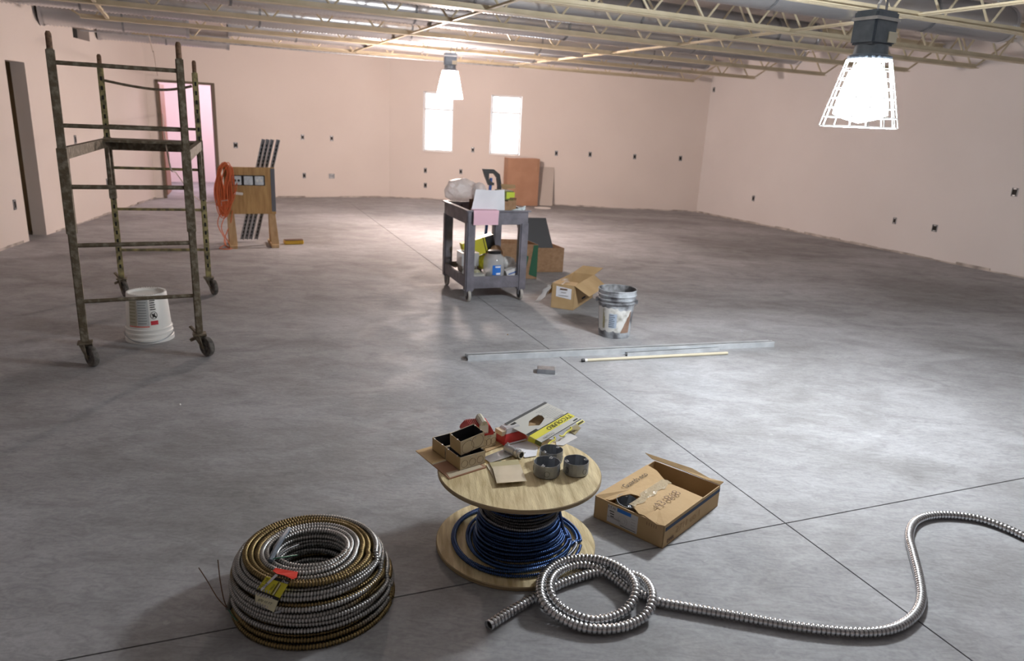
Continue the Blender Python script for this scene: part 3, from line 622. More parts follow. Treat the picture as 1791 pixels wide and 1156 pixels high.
# open carton with flaps behind the paint bucket
pO = at(1002, 543); pL = at(967, 538); pR = at(1078, 510); u = (pL-pO); v = pR-pO; v = Vector((-u.y, u.x, 0)).normalized()*-1; v = v if v.y > 0 else -v
u = u.normalized()*.22; v = (v*.85+(pR-pO).normalized()*.15).normalized()*.62; h = .235
oc = root('open_carton', 'open brown cardboard carton with raised flaps, left of the paint bucket', 'box', (pO.x, pO.y, 0))
open_box(oc, pO, u, v, h, .004, M_card, M_cardin)
Z = Vector((0, 0, h)); zz = Vector((0, 0, 1))
def flap(t, a, b, out, m=M_card, cut=.12):
    out = Vector(out); mb = MB(); e = (b-a); mb.plate([a, b, b+out-e*cut, a+out+e*cut], .003); return mb.build('flap', m, t)
flap(oc, pO+Z, pO+v+Z, -u.normalized()*.14+zz*-.09, cut=.05)
flap(oc, pO+v+Z, pO+u+v+Z, v.normalized()*.10+zz*.06-u.normalized()*.06, cut=.02)
flap(oc, pO+u+Z, pO+u+v+Z, u.normalized()*.05+zz*-.12, cut=.05)
flap(oc, pO+Z, pO+u+Z, v.normalized()*.13+zz*.006, cut=.03)
a = pO.lerp(pO+u, .12)-v.normalized()*.002; b = pO+u*.80-v.normalized()*.002; a.z = b.z = 0
mb = MB(); mb.plate([a+zz*.10, b+zz*.115, b+zz*.215, a+zz*.20], .001); lab = mb.build('shipping_label', M_paper, oc)
dl = (a-b).normalized(); nn_ = v.normalized(); 
for k, (w_, t_) in enumerate(((.07, .03), (.05, .012), (.10, .012))):
    c = (a+b)/2-nn_*.0035+zz*(.19-.03*k); mb = MB(); mb.bar(c-dl*w_/2, c+dl*w_/2, .001, t_*.5, (0, 0, 1)); mb.build('print_line', M_greyink if k else M_inkr, oc)
c = pO+v*.48-Vector((u.normalized().x, u.normalized().y, 0))*.004+zz*.065; mb = MB()
mb.bar(c-v.normalized()*.045, c+v.normalized()*.045, .012, .012); mb.build('blue_print', M_band, oc)
# clear plastic strip from the carton
mb = MB(); pts = catmull([pL.lerp(pO, .55)+zz*.245, at(985, 490, .22), at(962, 500, .20), at(945, 522, .10), at(932, 535, .02)], .03)
side = Vector((.035, .02, .01))
vs = []; fs = []
for i, p in enumerate(pts):
    p = Vector(p); k = 1+.3*math.sin(i*1.7); vs += [p-side*k+zz*.01*math.sin(i*2.1), p+zz*(.012+.01*math.sin(i)), p+side*k]
for i in range(len(pts)-1):
    for k in range(2): fs.append((i*3+k, i*3+3+k, i*3+4+k, i*3+1+k))
mb.add(vs, fs); thing1(mb, 'plastic_strip', M_clear, 'crumpled clear plastic strip hanging out of open carton', 'plastic', tuple(at(932, 535)), smooth=True)

# cartons behind the cart
def carton(O, u, v, h, label, m, group=None, top_open=True):
    t = root('cardboard_box', label, 'box', tuple(O), 0, group); open_box(t, O, u, v, h, .005, m, M_cardin); return t
du = Vector((.92, .39, 0)).normalized(); dv = Vector((-.39, .92, 0)).normalized()
O = at(862, 486); O.z = 0; cb = carton(O, (at(938, 488)-O), dv*.34, .385, 'brown box with green printed end behind the cart, open top', M_cardm)
e = at(938, 488); e.z = 0; mb = MB(); w_ = (e-O).normalized()
mb.plate([e-w_*.09-dv*.003+zz*.05, e-dv*.003+zz*.02, e-dv*.003+zz*.38, e-w_*.05-dv*.003+zz*.38], .001); mb.plate([e-w_*.20-dv*.003+zz*.18, e-w_*.12-dv*.003+zz*.13, e-w_*.10-dv*.003+zz*.25, e-w_*.17-dv*.003+zz*.29], .001)
mb.build('green_print', M_green, cb)
O2 = at(925, 476); O2.z = 0; e2 = at(984, 476); e2.z = 0; cb2 = carton(O2, (e2-O2), dv*.36, .285, 'low brown box holding a tall dark panel, right behind the cart', M_cardm)
mb = MB(); a = at(912, 470); b = at(976, 472); a.z = b.z = 0; w_ = (e2-O2).normalized()
mb.plate([O2+w_*.02+dv*.06+zz*.03, e2-w_*.03+dv*.06+zz*.03, e2-w_*.13+dv*.26+zz*.60, O2-w_*.09+dv*.26+zz*.60], .02)
thing1(mb, 'dark_panel', M_bpanel, 'matte black flat panel standing in the low brown box', 'panel', tuple(O2+dv*.1))

# tall carton and pale panel at the back wall
O = at(882, 356); O.z = 0; e = at(937, 357); e.z = 0; u = e-O; n2 = Vector((nBr.x, nBr.y, 0)); t = root('tall_cardboard_box', 'tall reddish-brown cardboard box standing below the right window', 'box', tuple(O-n2*.35))
OO = O-n2*.36; hT = hz((OO.x, OO.y), 276); kx = .975; mb = MB(); cc = OO+u*kx/2+n2*.16; yw = math.atan2(u.y, u.x)
mb.box(cc+zz*hT/2, (u.length*kx, .30, hT), yw); mb.build('carton_body', M_carddk, t, bevel=.004)
mb = MB(); mb.box(cc+zz*hT/2-n2*.152, (.05, .002, hT*.98), yw); mb.build('tape_strip', mat('brown_tape', (.36, .19, .12), .35), t)
e1 = OO+u*kx; mb = MB(); mb.plate([e1+zz*hT, e1+zz*(hT-.0)+u.normalized()*.012, e1+zz*(hT-.30)+u.normalized()*.012, e1+zz*(hT-.30)], .01); mb.build('side_flap', M_cardm, t)
a = at(937, 357); b = at(965, 358); a.z = b.z = 0; hP = .80
a = Vector((*onwall(936, 356, C1, C2).xy, 0)); b = Vector((*onwall(965, 357, C1, C2).xy, 0))
mb = MB(); mb.plate([a-n2*.16, b-n2*.16, b-n2*.02+zz*hP, a-n2*.02+zz*hP], .012); thing1(mb, 'wall_panel', mat('pale_grey_panel', (.52, .47, .43), .7), 'pale grey panel leaning on back wall right of tall cardboard box', 'panel', tuple(a-n2*.1))
q = at(949, 364); mb = MB(); mb.lathe([(0, 0), (.17, 0), (.175, .005), (.17, .01), (.15, .007), (0, .007)], 28, (q.x, q.y, 0.0)); thing1(mb, 'bright_patch_disc', mat('bright_white', (.95, .95, .95), .3), 'bright round floor patch built as white disc before the tall cardboard box', 'disc', (q.x, q.y, 0), smooth=True)  # bright ellipse on the floor, built as a thin white disc

# ================================================================== CART
cO = Vector((-.455, 6.64, 0)); cu = Vector((.93, .37, 0)).normalized(); cv = Vector((-.37, .93, 0)).normalized(); CW, CD = .60, .80
ct = root('utility_cart', 'dark grey two-shelf plastic utility cart loaded with supplies', 'cart', tuple(cO), math.atan2(cu.y, cu.x))
def cb_(name, c, d, bev=.006): return MB().box(c, d).build(name, M_cart, ct, world=False, bevel=bev)
def tray(z0, z1, name):
    mb = MB(); mb.box((CW/2, CD/2, z0+.012+(.045 if z0 < .5 else 0)), (CW-.02, CD-.02, .02)); f = mb.build(name, M_cart, ct, world=False)
    for c, d in (((CW/2, .012, (z0+z1)/2), (CW, .024, z1-z0)), ((CW/2, CD-.012, (z0+z1)/2), (CW, .024, z1-z0)), ((.012, CD/2, (z0+z1)/2), (.024, CD-.05, z1-z0)), ((CW-.012, CD/2, (z0+z1)/2), (.024, CD-.05, z1-z0))):
        MB().box(c, d).build('tray_side', M_cart, f, world=False, bevel=.006)
tray(.735, .862, 'upper_tray'); tray(.13, .245, 'lower_tray')
mb = MB()
for a, b, in (((-.02, -.02), (CW+.02, .02)), ((-.02, CD-.02), (CW+.02, CD+.02)), ((-.02, .02), (.02, CD-.02)), ((CW-.02, .02), (CW+.02, CD-.02))):
    mb.box(((a[0]+b[0])/2, (a[1]+b[1])/2, .862), (b[0]-a[0], b[1]-a[1], .014))
mb.build('rim', M_cart, ct, world=False, bevel=.003)
for x in (.035, CW-.035):
    for y in (.035, CD-.035):
        mb = MB(); mb.box((x, y, .43), (.085, .085, .66)); mb.build('leg', M_cart, ct, world=False, bevel=.012)
        wy = math.pi/2*1.05; wc = Vector((x, y-.0, .062)); cas = MB(); cas.box((x, y, .128), (.07, .07, .008)); cas.box((x-.022, y, .09), (.004, .045, .07)); cas.box((x+.022, y, .09), (.004, .045, .07))
        cp = cas.build('caster', M_galvd, ct, world=False); R = Matrix.Rotation(math.pi/2, 3, 'Y'); mb = MB()
        mb.mat(0).lathe([(0, -.015), (.02, -.015), (.045, -.012)], 24, wc, R); mb.lathe([(.045, .012), (.02, .015), (0, .015)], 24, wc, R)
        mb.mat(1).lathe([(.045, -.014), (.060, -.013), (.062, -.008), (.062, .008), (.060, .013), (.045, .014)], 24, wc, R); mb.build('wheel', [M_black, mat('pale_tyre', (.42, .40, .37), .6)], cp, world=False, smooth=True)
def cp(x, y, z): return cO+cu*x+cv*y+zz*z
cyaw = math.atan2(cu.y, cu.x)
TZ = .759; LZ = .199
# -- on the upper tray
def blob(c, rad, seed, name, m, label, cat, sub=3, rough=.35, sc=(1, 1, 1), rz=0, group=None):
    b = bmesh.new(); bmesh.ops.create_icosphere(b, subdivisions=sub, radius=1); r = random.Random(seed); ph = [(r.uniform(1.5, 5), Vector((r.uniform(-1, 1), r.uniform(-1, 1), r.uniform(-1, 1))).normalized(), r.uniform(0, 6)) for _ in range(9)]
    for v_ in b.verts:
        n = v_.co.normalized(); k = 1+rough*sum(abs(math.sin(f*n.dot(d)*2+p)) for f, d, p in ph)/9-rough*.6+r.uniform(-.02, .02)
        v_.co = Matrix.Rotation(rz, 3, 'Z') @ Vector((n.x*k*rad*sc[0], n.y*k*rad*sc[1], n.z*k*rad*sc[2]))
    zmin = min(v_.co.z for v_ in b.verts)
    for v_ in b.verts: v_.co.z = max(v_.co.z-zmin*.85, 0)
    me = bpy.data.meshes.new(name); b.to_mesh(me); b.free(); me.materials.append(m); o = link(name, me, None, c); return tag(o, label, cat, group)
blob(tuple(cp(.12, .62, TZ+.12)), .15, 3, 'plastic_bag', M_bag, 'translucent white plastic bag at left rear of the cart top', 'bag', sc=(1.1, .65, .80), rough=.6, rz=cyaw)
blob(tuple(cp(.27, .50, TZ+.16)), .085, 9, 'bubble_wrap', M_bag, 'crumpled clear wrap sticking out of small brown box on cart', 'plastic', sc=(.8, .7, 1.0))
def cbox(c, d, yaw, label, name='small_box', m=M_carddk, cat='box', opened=True, group=None, roll=0):
    t = root(name, label, cat, tuple(c), yaw, group); x, y, z = d; mb = MB(); th = .003
    for cc_, dd_ in (((0, -y/2, z/2), (x, th, z)), ((0, y/2, z/2), (x, th, z)), ((-x/2, 0, z/2), (th, y, z)), ((x/2, 0, z/2), (th, y, z)), ((0, 0, th/2), (x, y, th))): mb.box(cc_, dd_)
    mb.build('carton_body', m, t, world=False)
    if opened:
        for s in (-1, 1):
            mb = MB(); mb.add([(-x/2, s*y/2, z), (x/2, s*y/2, z), (x/2-.01, s*(y/2+.03), z+.03), (-x/2+.01, s*(y/2+.03), z+.03), (-x/2, s*y/2, z-.002), (x/2, s*y/2, z-.002), (x/2-.01, s*(y/2+.031), z+.028), (-x/2+.01, s*(y/2+.031), z+.028)], [(0, 1, 2, 3), (7, 6, 5, 4), (0, 4, 5, 1), (1, 5, 6, 2), (2, 6, 7, 3), (3, 7, 4, 0)]); mb.build('flap', m, t, world=False)
    else: MB().box((0, 0, z), (x, y, th)).build('lid', m, t, world=False)
    return t
M_dkbrown = mat('dark_brown_card', (.11, .06, .04), .8)
cbox(cp(.20, .30, TZ), (.13, .16, .14), cyaw+.1, 'small dark brown open box in left middle of the cart top', m=M_dkbrown)
cbox(cp(.27, .50, TZ), (.12, .14, .16), cyaw-.2, 'brown box holding crumpled wrap at cart centre', m=M_carddk)
cbox(cp(.39, .67, TZ), (.18, .12, .20), cyaw, 'brown carton behind white paper on cart top', m=M_carddk, opened=False)
cbox(cp(.435, .36, TZ), (.085, .22, .165), cyaw, 'tan carton under the olive box on cart top', m=M_cardm, opened=False)
cbox(cp(.53, .38, TZ), (.085, .22, .175), cyaw, 'tan carton at right rear corner of cart top', m=M_cardm)
t = cbox(cp(.47, .34, TZ+.178), (.13, .17, .085), cyaw, 'olive and lime small carton stacked on tan carton', m=M_olv, opened=False)
MB().box((.035, -.0865, .045), (.085, .004, .062)).build('lime_end', M_lime, t, world=False)
mb = MB(); a = cp(.42, .27, TZ+.285); mb.plate([a, a+cu*.14+zz*.004, a+cu*.18+cv*.12+zz*.03, a+cu*.03+cv*.12+zz*.035], .002); thing1(mb, 'cardboard_piece', M_card, 'loose tan cardboard piece on top of olive carton', 'cardboard', tuple(a))
# papers
mb = MB()
def fn(u_, v_):
    p = cp(.10+.285*u_-.05*(1-v_)*(1-u_), .07+.03*v_+.008*math.sin(u_*7), TZ+.09+.20*v_+.004*math.sin(v_*9+u_*4)); return p
mb.sheet(fn, 12, 8)
thing1(mb, 'white_paper_sheet', M_paper, 'large white paper sheet standing on the front of the cart top', 'paper', tuple(cp(.2, .08, TZ)), smooth=True)
mb = MB()
def fn(u_, v_):
    x = .045+.245*u_
    if v_ < .2: f = v_/.2; return cp(x, .09-.115*f, .872)
    f = (v_-.2)/.8; return cp(x, -.026-.006*math.sin(f*3+u_*2), .872-.135*f)
mb.sheet(fn, 8, 10); thing1(mb, 'pink_paper_sheet', M_pink, 'pink paper sheet folded over the front edge of the cart', 'paper', tuple(cp(.05, -.03, .87)), smooth=True)
# tools: pliers and a clamp
def pliers(c, yaw, label):
    t = root('pliers', label, 'tool', tuple(c), yaw, 'hand tools on the cart'); mb = MB()
    for s in (-1, 1): mb = MB(); mb.tube([(-.02, 0, .012), (.04, s*.012, .014), (.09, s*.03, .03+.02*(s > 0)), (.15, s*.035, .05+.035*(s > 0))], [.006, .007, .008, .007], 8); mb.build('handle', M_black, t, world=False, smooth=True)
    mb = MB(); mb.box((-.045, 0, .012), (.06, .028, .014)); mb.lathe([(0, .0), (.02, .0), (.02, .024), (0, .024)], 12, (-.01, 0, 0)); mb.build('jaw', M_galvd, t, world=False, bevel=.003)
pliers(cp(.10, .33, TZ), 2.0, 'black handled pliers near the left rim of cart top'); pliers(cp(.085, .17, TZ+.0), .6, 'dark pliers lying before the dark brown box on cart')
mb = MB(); mb.box(cp(.07, .42, TZ+.035), (.07, .09, .07), cyaw); mb.tube([cp(.07, .42, TZ+.07), cp(.06, .40, TZ+.12)], .006, 6); thing1(mb, 'black_tool_block', M_black, 'small black device with stub on left side of cart top', 'tool', tuple(cp(.07, .42, TZ)), bevel=.004)
mb = MB()
for k in range(4): a = cp(.40+.045*k, .055, TZ+.06); mb.plate([a, a+cu*.05+zz*.006, a+cu*.06+cv*.02+zz*.075*(.6+.2*k), a+cv*.02+zz*.05*(.7+.15*k)], .001)
thing1(mb, 'wrapped_packets', mat('pale_blue_packet', (.62, .70, .72), .35, col2=(.35, .42, .45), scale=60), 'pale blue printed plastic packets at right front of cart top', 'packet', tuple(cp(.42, .06, TZ)))
# blue pole with black handle standing behind the cart
pb0 = cp(.50, CD+.20, 0); zt = hz((pb0.x, pb0.y), 300); Dp = Vector((.06, -.03, 0))
t = root('blue_pole', 'blue pole with black hooked handle standing behind the cart', 'pole', tuple(pb0)); top = up(pb0+Dp, zt-.06)
mb = MB(); mb.tube([pb0+zz*.02, top], .016, 12); mb.build('shaft', M_blue, t, smooth=True)
mb = MB(); k = .9
def hp(x, z): return up(top, zt)+Vector((cu.x*x, cu.y*x, z))
poly = [(-.10, .03), (.02, .03), (.09, -.02), (.115, -.13), (.11, -.24), (.075, -.24), (.075, -.14), (.06, -.06), (.025, -.015), (-.03, -.015), (-.03, -.07), (-.0, -.10), (.03, -.11), (.03, -.135), (-.03, -.135), (-.07, -.05)]
n_ = cv*.02; vs = [hp(*p)-n_ for p in poly]+[hp(*p)+n_ for p in poly]; N_ = len(poly)
mb.add(vs, [tuple(range(N_)), tuple(range(N_, 2*N_))[::-1]]+[(i, N_+i, N_+(i+1) % N_, (i+1) % N_) for i in range(N_)]); mb.build('hooked_handle', M_black, t)
mb = MB(); mb.lathe([(0, 0), (.05, 0), (.05, .02), (.02, .03), (0, .03)], 16, pb0); mb.build('foot', M_black, t, smooth=True)
# -- on the lower tray
t = root('clear_parts_box', 'clear plastic box with yellow round sticker at left of lower cart shelf', 'box', tuple(cp(.115, .33, LZ)), cyaw)
mb = MB(); x, y, z = .17, .17, .12
for c, d in (((0, -y/2, z/2), (x, .003, z)), ((0, y/2, z/2), (x, .003, z)), ((-x/2, 0, z/2), (.003, y, z)), ((x/2, 0, z/2), (.003, y, z)), ((0, 0, .002), (x, y, .003))): mb.box(c, d)
for v_ in mb.v: v_.z += .10
mb.build('clear_case', M_clearj, t, world=False)
mb = MB(); mb.box((0, 0, .06), (.15, .15, .07)); mb.box((0, 0, .14), (.13, .13, .05)); mb.build('contents', mat('mixed_grey_parts', (.10, .09, .08), .7, col2=(.45, .42, .38), scale=45), t, world=False)
mb = MB()
for c, d in (((0, -.075, .225), (.18, .03, .008)), ((0, .075, .225), (.18, .03, .008)), ((-.075, 0, .225), (.03, .12, .008)), ((.075, 0, .225), (.03, .12, .008))): mb.box(c, d)
mb.build('lid_frame', mat('pale_cream_plastic', (.55, .51, .46), .4), t, world=False)
mb = MB(); mb.lathe([(0, 0), (.022, 0)], 16, (-.02, -.088, .15), Matrix.Rotation(math.pi/2, 3, 'X')); mb.build('round_sticker', M_lime, t, world=False)
Rt_ = Matrix.Rotation(cyaw, 3, 'Z') @ Matrix.Rotation(-.28, 3, 'Y'); t = root('yellow_carton', 'tilted yellow and black carton at rear of lower cart shelf', 'box', tuple(cp(.26, .55, LZ)))
mb = MB(); mb.box(cp(.25, .55, LZ+.23), (.25, .10, .16), Rt_); mb.build('carton_body', M_yel, t); mb = MB(); mb.box(cp(.25, .55, LZ+.23)+Rt_ @ Vector((.165, 0, 0)), (.09, .102, .165), Rt_); mb.build('black_end', M_black, t)
mb = MB(); mb.box(cp(.25, .55, LZ+.23)+Rt_ @ Vector((.10, -.0, 0)), (.008, .103, .163), Rt_); mb.build('black_stripe', M_black, t)
cbox(cp(.24, .56, LZ), (.16, .12, .14), cyaw, 'brown box beneath tilted yellow carton on lower shelf', m=M_dkbrown, opened=False)
blob(tuple(cp(.26, .29, LZ+.06)), .06, 5, 'yellow_bag', M_yel, 'small crumpled yellow plastic bag on lower cart shelf', 'bag', sc=(.9, .8, 1.25))
blob(tuple(cp(.16, .20, LZ+.0)), .05, 15, 'parts_bag', mat('olive_clear_bag', (.30, .28, .16), .3, col2=(.6, .58, .45), scale=25), 'crumpled bag of small parts below the yellow bag', 'bag', sc=(1, .8, .8))
t = root('clear_jar', 'clear plastic jar with dark lid and blue label on lower shelf', 'jar', tuple(cp(.318, .13, LZ)), cyaw); mb = MB()
mb.lathe([(0, 0), (.095, 0), (.102, .02), (.104, .17), (.094, .215), (.065, .24), (.06, .25)], 28); mb.build('jar_body', M_clearj, t, world=False, smooth=True)
mb = MB(); mb.lathe([(0, .245), (.066, .245), (.066, .268), (.06, .272), (0, .272)], 24); mb.build('lid', M_black, t, world=False, smooth=True)
mb = MB(); mb.lathe([(0, .004), (.076, .004), (.078, .05), (.04, .06), (0, .055)], 20); mb.build('contents', mat('pale_hardware', (.35, .33, .28), .6, col2=(.6, .58, .52), scale=80), t, world=False)
mb = MB(); a0 = -math.pi/2-cyaw*0; mb.lathe([(.1055, .05), (.1055, .145)], 10, (0, 0, 0), None, a0-.45, a0+.35); mb.build('label', M_lbl, t, world=False, smooth=True)
mb = MB(); mb.lathe([(.1065, .055), (.1065, .072)], 8, (0, 0, 0), None, a0-.1, a0+.3); mb.lathe([(.1065, .122), (.1065, .136)], 8, (0, 0, 0), None, a0-.2, a0+.3); mb.build('label_print', M_paper, t, world=False)
Rw = Matrix.Rotation(cyaw, 3, 'Z') @ Matrix.Rotation(-.33, 3, 'Y'); t = root('white_carton', 'long white carton with blue print leaning at right of lower shelf', 'box', tuple(cp(.49, .10, LZ)))
cw_ = cp(.497, .10, LZ+.065); mb = MB(); mb.box(cw_, (.14, .09, .075), Rw); mb.build('carton_body', mat('white_card', (.68, .67, .67), .6), t)
mb = MB(); mb.box(cw_+Rw @ Vector((0, -.0455, .0)), (.11, .001, .012), Rw); mb.build('blue_print', M_blue, t)
blob(tuple(cp(.50, .24, LZ+.06)), .075, 21, 'grey_bag', mat('grey_white_bag', (.50, .50, .50), .35, col2=(.75, .75, .74), scale=20), 'grey plastic bag behind the white carton on lower shelf', 'bag', sc=(1.1, .8, .9))
blob(tuple(cp(.44, .42, LZ+.10)), .07, 25, 'brown_paper_bag', M_cardm, 'crumpled brown paper bag behind the jar on lower shelf', 'bag', sc=(1, .8, 1.3))
cbox(cp(.14, .09, LZ), (.12, .09, .055), cyaw, 'low grey-white box at left front of lower shelf', m=mat('greyish_card', (.45, .45, .42), .7), opened=False)

# ================================================================== POWER BOARD STAND
sL = at(395, 430); sR = at(488, 428); su = (sR-sL).xy.normalized(); SU = Vector((su.x, su.y, 0)); SV = Vector((-su.y, su.x, 0)); SWd = (sR-sL).length
t = root('power_board_stand', 'temporary plywood power board on splayed lumber legs near the back', 'stand', tuple(sL), math.atan2(su.y, su.x))
x0, x1 = .02, SWd-.02; zb, zt_ = .40, .975
mb = MB(); mb.box(((x0+x1)/2, 0, (zb+zt_)/2), (x1-x0, .020, zt_-zb)); mb.build('plywood_panel', M_ply, t, world=False)
for x in (x0+.06, x1-.05):
    mb = MB(); mb.box((x, .03, .49), (.085, .038, .96)); mb.build('upright', M_lumber, t, world=False)
    mb = MB(); mb.box((x, .0, .02), (.085, .48, .04)); mb.build('foot', M_lumber, t, world=False)
    mb = MB(); mb.add([(x-.04, -.19, .04), (x+.05, -.21, .04), (x+.04, .0, .40), (x-.04, .0, .40), (x-.04, -.15, .04), (x+.05, -.17, .04), (x+.04, .03, .40), (x-.04, .03, .40)], [(0, 1, 2, 3), (7, 6, 5, 4), (0, 4, 5, 1), (1, 5, 6, 2), (2, 6, 7, 3), (3, 7, 4, 0)]); mb.build('brace', M_lumber, t, world=False)
mb = MB(); mb.box((x1-.025, -.013, (zb+zt_)/2+.01), (.05, .006, zt_-zb-.04)); mb.build('grey_strip', M_grey, t, world=False)
for i, x in enumerate((.20, .38, .55)):
    x = x0+(x1-x0)*(x/.66*.82)
    mb = MB(); mb.box((x, -.028, .815), (.105, .036, .105)); o = mb.build('outlet_box', M_galv, t, world=False, bevel=.004)
    if i != 1:
        mb = MB(); 
        for k in (-1, 1): mb.lathe([(0, 0), (.015, 0)], 12, (x+k*.022, -.0485, .815), Matrix.Rotation(math.pi/2, 3, 'X'))
        mb.build('receptacle', M_white if i == 2 else M_black, o, world=False)
    MB().box((x, -.008, .815), (.145, .006, .125)).build('backing_plate', M_bpanel, o, world=False)
mb = MB(); mb.box((x0+.16, -.02, .655), (.11, .03, .032), Matrix.Rotation(.1, 3, 'Y')); mb.build('connector', M_white, t, world=False, bevel=.004)
mb = MB(); mb.tube([(x0+.15, -.04, .79), (x0+.14, -.07, .74), (x0+.13, -.05, .68), (x0+.10, -.03, .655)], .006, 6); mb.build('plug_lead', M_orange, t, world=False, smooth=True)
# orange cord hank hanging over the left end
mb = MB(); tw = WM[t.name]; r_ = random.Random(4)
for k in range(24):
    xo = x0+.02+r_.uniform(-.04, .04); w_ = r_.uniform(.015, .13); bot = .40+r_.uniform(-.06, .12); off = -.02-.06*r_.random(); tp = 1.02+r_.uniform(-.03, .015)
    pts = [(xo+.05, off+.02, tp-.03), (xo+.01, off, tp), (xo-.05, off-.01, tp-.08), (xo-w_, off-.01, .72), (xo-w_*.9, off, bot+.1), (xo-.03, off-.01, bot), (xo+w_*.5, off, bot+.12), (xo+w_*.6, off-.01, .72), (xo+.06, off, tp-.10), (xo+.05, off+.02, tp-.03)]
    mb.tube([tuple(p) for p in catmull(pts, .04)], .0055, 6)
for pts in ([(x0-.05, -.05, .45), (x0-.10, -.04, .28), (x0-.03, -.06, .10), (x0-.02, -.12, .012), (x0+.05, -.2, .008), (x0+.0, -.28, .008), (x0-.1, -.24, .008), (x0-.08, -.12, .01), (x0-.02, -.08, .03)],
            [(x0+.08, -.05, .45), (x0+.05, -.05, .30), (x0-.02, -.07, .14), (x0-.04, -.10, .06), (x0+.0, -.16, .01), (x0+.09, -.22, .008)], [(x0+.01, -.05, .42), (x0-.06, -.05, .24), (x0-.0, -.07, .08), (x0+.04, -.10, .012), (x0+.10, -.14, .008)]):
    mb.tube([tuple(p) for p in catmull(pts, .03)], .0055, 6)
tag(mb.build('extension_cord', M_orange, None, tuple(sL), world=False, smooth=True), 'orange extension cord bundled over the left end of the power board', 'cord')
bpy.data.objects['extension_cord'].rotation_euler = (0, 0, math.atan2(su.y, su.x))
# slotted channels leaning behind the panel
def channel_mesh(L, w_=.041, h_=.030, slots=True):
    mb = MB(); mb.box((0, h_/2, L/2), (w_, .0025, L)); mb.box((-w_/2, 0, L/2), (.0025, h_, L)); mb.box((w_/2, 0, L/2), (.0025, h_, L))
    mb.box((-w_/2+.006, -h_/2, L/2), (.010, .0025, L)); mb.box((w_/2-.006, -h_/2, L/2), (.010, .0025, L))
    if slots:
        mb.mat(1); z = .05
        while z < L-.03: mb.box((0, h_/2-.0018, z), (.014, .0018, .028)); mb.box((-w_/2-.0014, 0, z), (.0008, .013, .028)); mb.box((w_/2+.0014, 0, z), (.0008, .013, .028)); z += .05
    return mb
lean = math.atan2(.25, 1.0)
labs = ['leftmost slotted steel channel leaning through the power board stand', 'second slotted steel channel leaning at the power board stand', 'third slotted steel channel leaning at the power board stand', 'fourth slotted steel channel leaning at the power board stand']
me_ch = channel_mesh(1.33).mesh('channel_profile', [M_galvd, M_slot])
for i in range(4):
    lp = Vector((.215+.052*i+(.02 if i > 2 else 0), .30, .03)); wp = WM[t.name] @ lp
    o = link('slotted_channel', me_ch, None, tuple(wp)); o.rotation_euler = (.14, .235, math.atan2(su.y, su.x)+ .0); tag(o, labs[i], 'channel', 'slotted channels behind the power board')
# yellow level on the floor
a = at(497, 427); b = at(530, 426); d = (b-a).normalized(); c = (a+b)/2; tl_ = root('yellow_case', 'small yellow-edged tool lying on floor right of board stand', 'tool', (c.x, c.y, 0), math.atan2(d.y, d.x))
MB().box((0, 0, .026), ((b-a).length, .11, .05)).build('case_body', mat('amber_plastic', (.62, .38, .03), .5), tl_, world=False, bevel=.006)
MB().box((0, .0, .054), ((b-a).length*.95, .10, .008)).build('case_top', M_dkbrown, tl_, world=False)

# ================================================================== FLOOR STOCK (channels, tube, cover)
def rod(p, q, label, name, sect, m, z=0):
    pass
a = at(817, 630); b = at(1351, 605); a.z = b.z = 0
M_chan = mat('floor_channel_zinc', (.55, .58, .61), .38, .35, col2=(.70, .73, .76), scale=12)
def floor_channel(a, b, zb, label, w_=.041, h_=.041, m=M_chan, grp='long steel channels on the floor'):
    d = b-a; L = d.length; mb = channel_mesh(L, w_, h_, False); mb.mat(1).box((0, h_/2-.003, L/2), (w_-.005, .002, L-.002)); mb.box((0, -h_/2+.006, L/2), (w_-.026, .001, L-.004)); x = Vector((d.x, d.y, 0)).normalized(); side_ = Vector((-x.y, x.x, 0))  # black strips inside the channel paint its inner shade
    T = Matrix((side_, Vector((0, 0, -1)), x)).transposed().to_4x4(); T.translation = Vector((a.x, a.y, zb+h_/2))
    mb.v = [T @ v_ for v_ in mb.v]; o = mb.build('steel_channel', [m, M_slot], None, (a.x, a.y, zb)); return tag(o, label, 'channel', grp)
nb = Vector((-(b-a).y, (b-a).x, 0)).normalized()
floor_channel(a, b, 0, 'longest galvanised channel on floor, nearer of the long pair')
floor_channel(a+nb*.05, b+nb*.05-(b-a)*.0, 0, 'galvanised channel lying right behind the longest one', .041, .03)
a2 = at(1095, 622); b2 = at(1256, 612); floor_channel(a2, b2, 0, 'short galvanised channel lying in front of the long pair', .041, .025)
a3 = at(1020, 633); b3 = at(1272, 620); t = root('ivory_tube', 'thin ivory round tube on floor in front of the channels', 'tube', (a3.x, a3.y, 0)); d = (b3-a3).normalized()
mb = MB(); mb.tube([a3+zz*.012, b3+zz*.012], .0115, 12); mb.build('tube_body', M_conduit, t, smooth=True)
mb = MB(); mb.tube([a3+zz*.012-d*.012, a3+zz*.012+d*.01], .0125, 12); mb.build('end_cap', M_black, t); mb = MB(); mb.tube([a3+zz*.012+d*.011, a3+zz*.012+d*.03], .0122, 12); mb.build('white_band', M_white, t)
c = at(955, 651); t = root('metal_cover', 'small dark metal box cover lying on floor before the channels', 'cover', (c.x, c.y, 0), math.atan2(d.y, d.x)-.35)
MB().box((0, 0, .016), (.125, .085, .030)).build('cover_body', M_galvd, t, world=False, bevel=.002); MB().box((0, 0, .0315), (.115, .075, .002)).build('cover_face', M_galv, t, world=False)
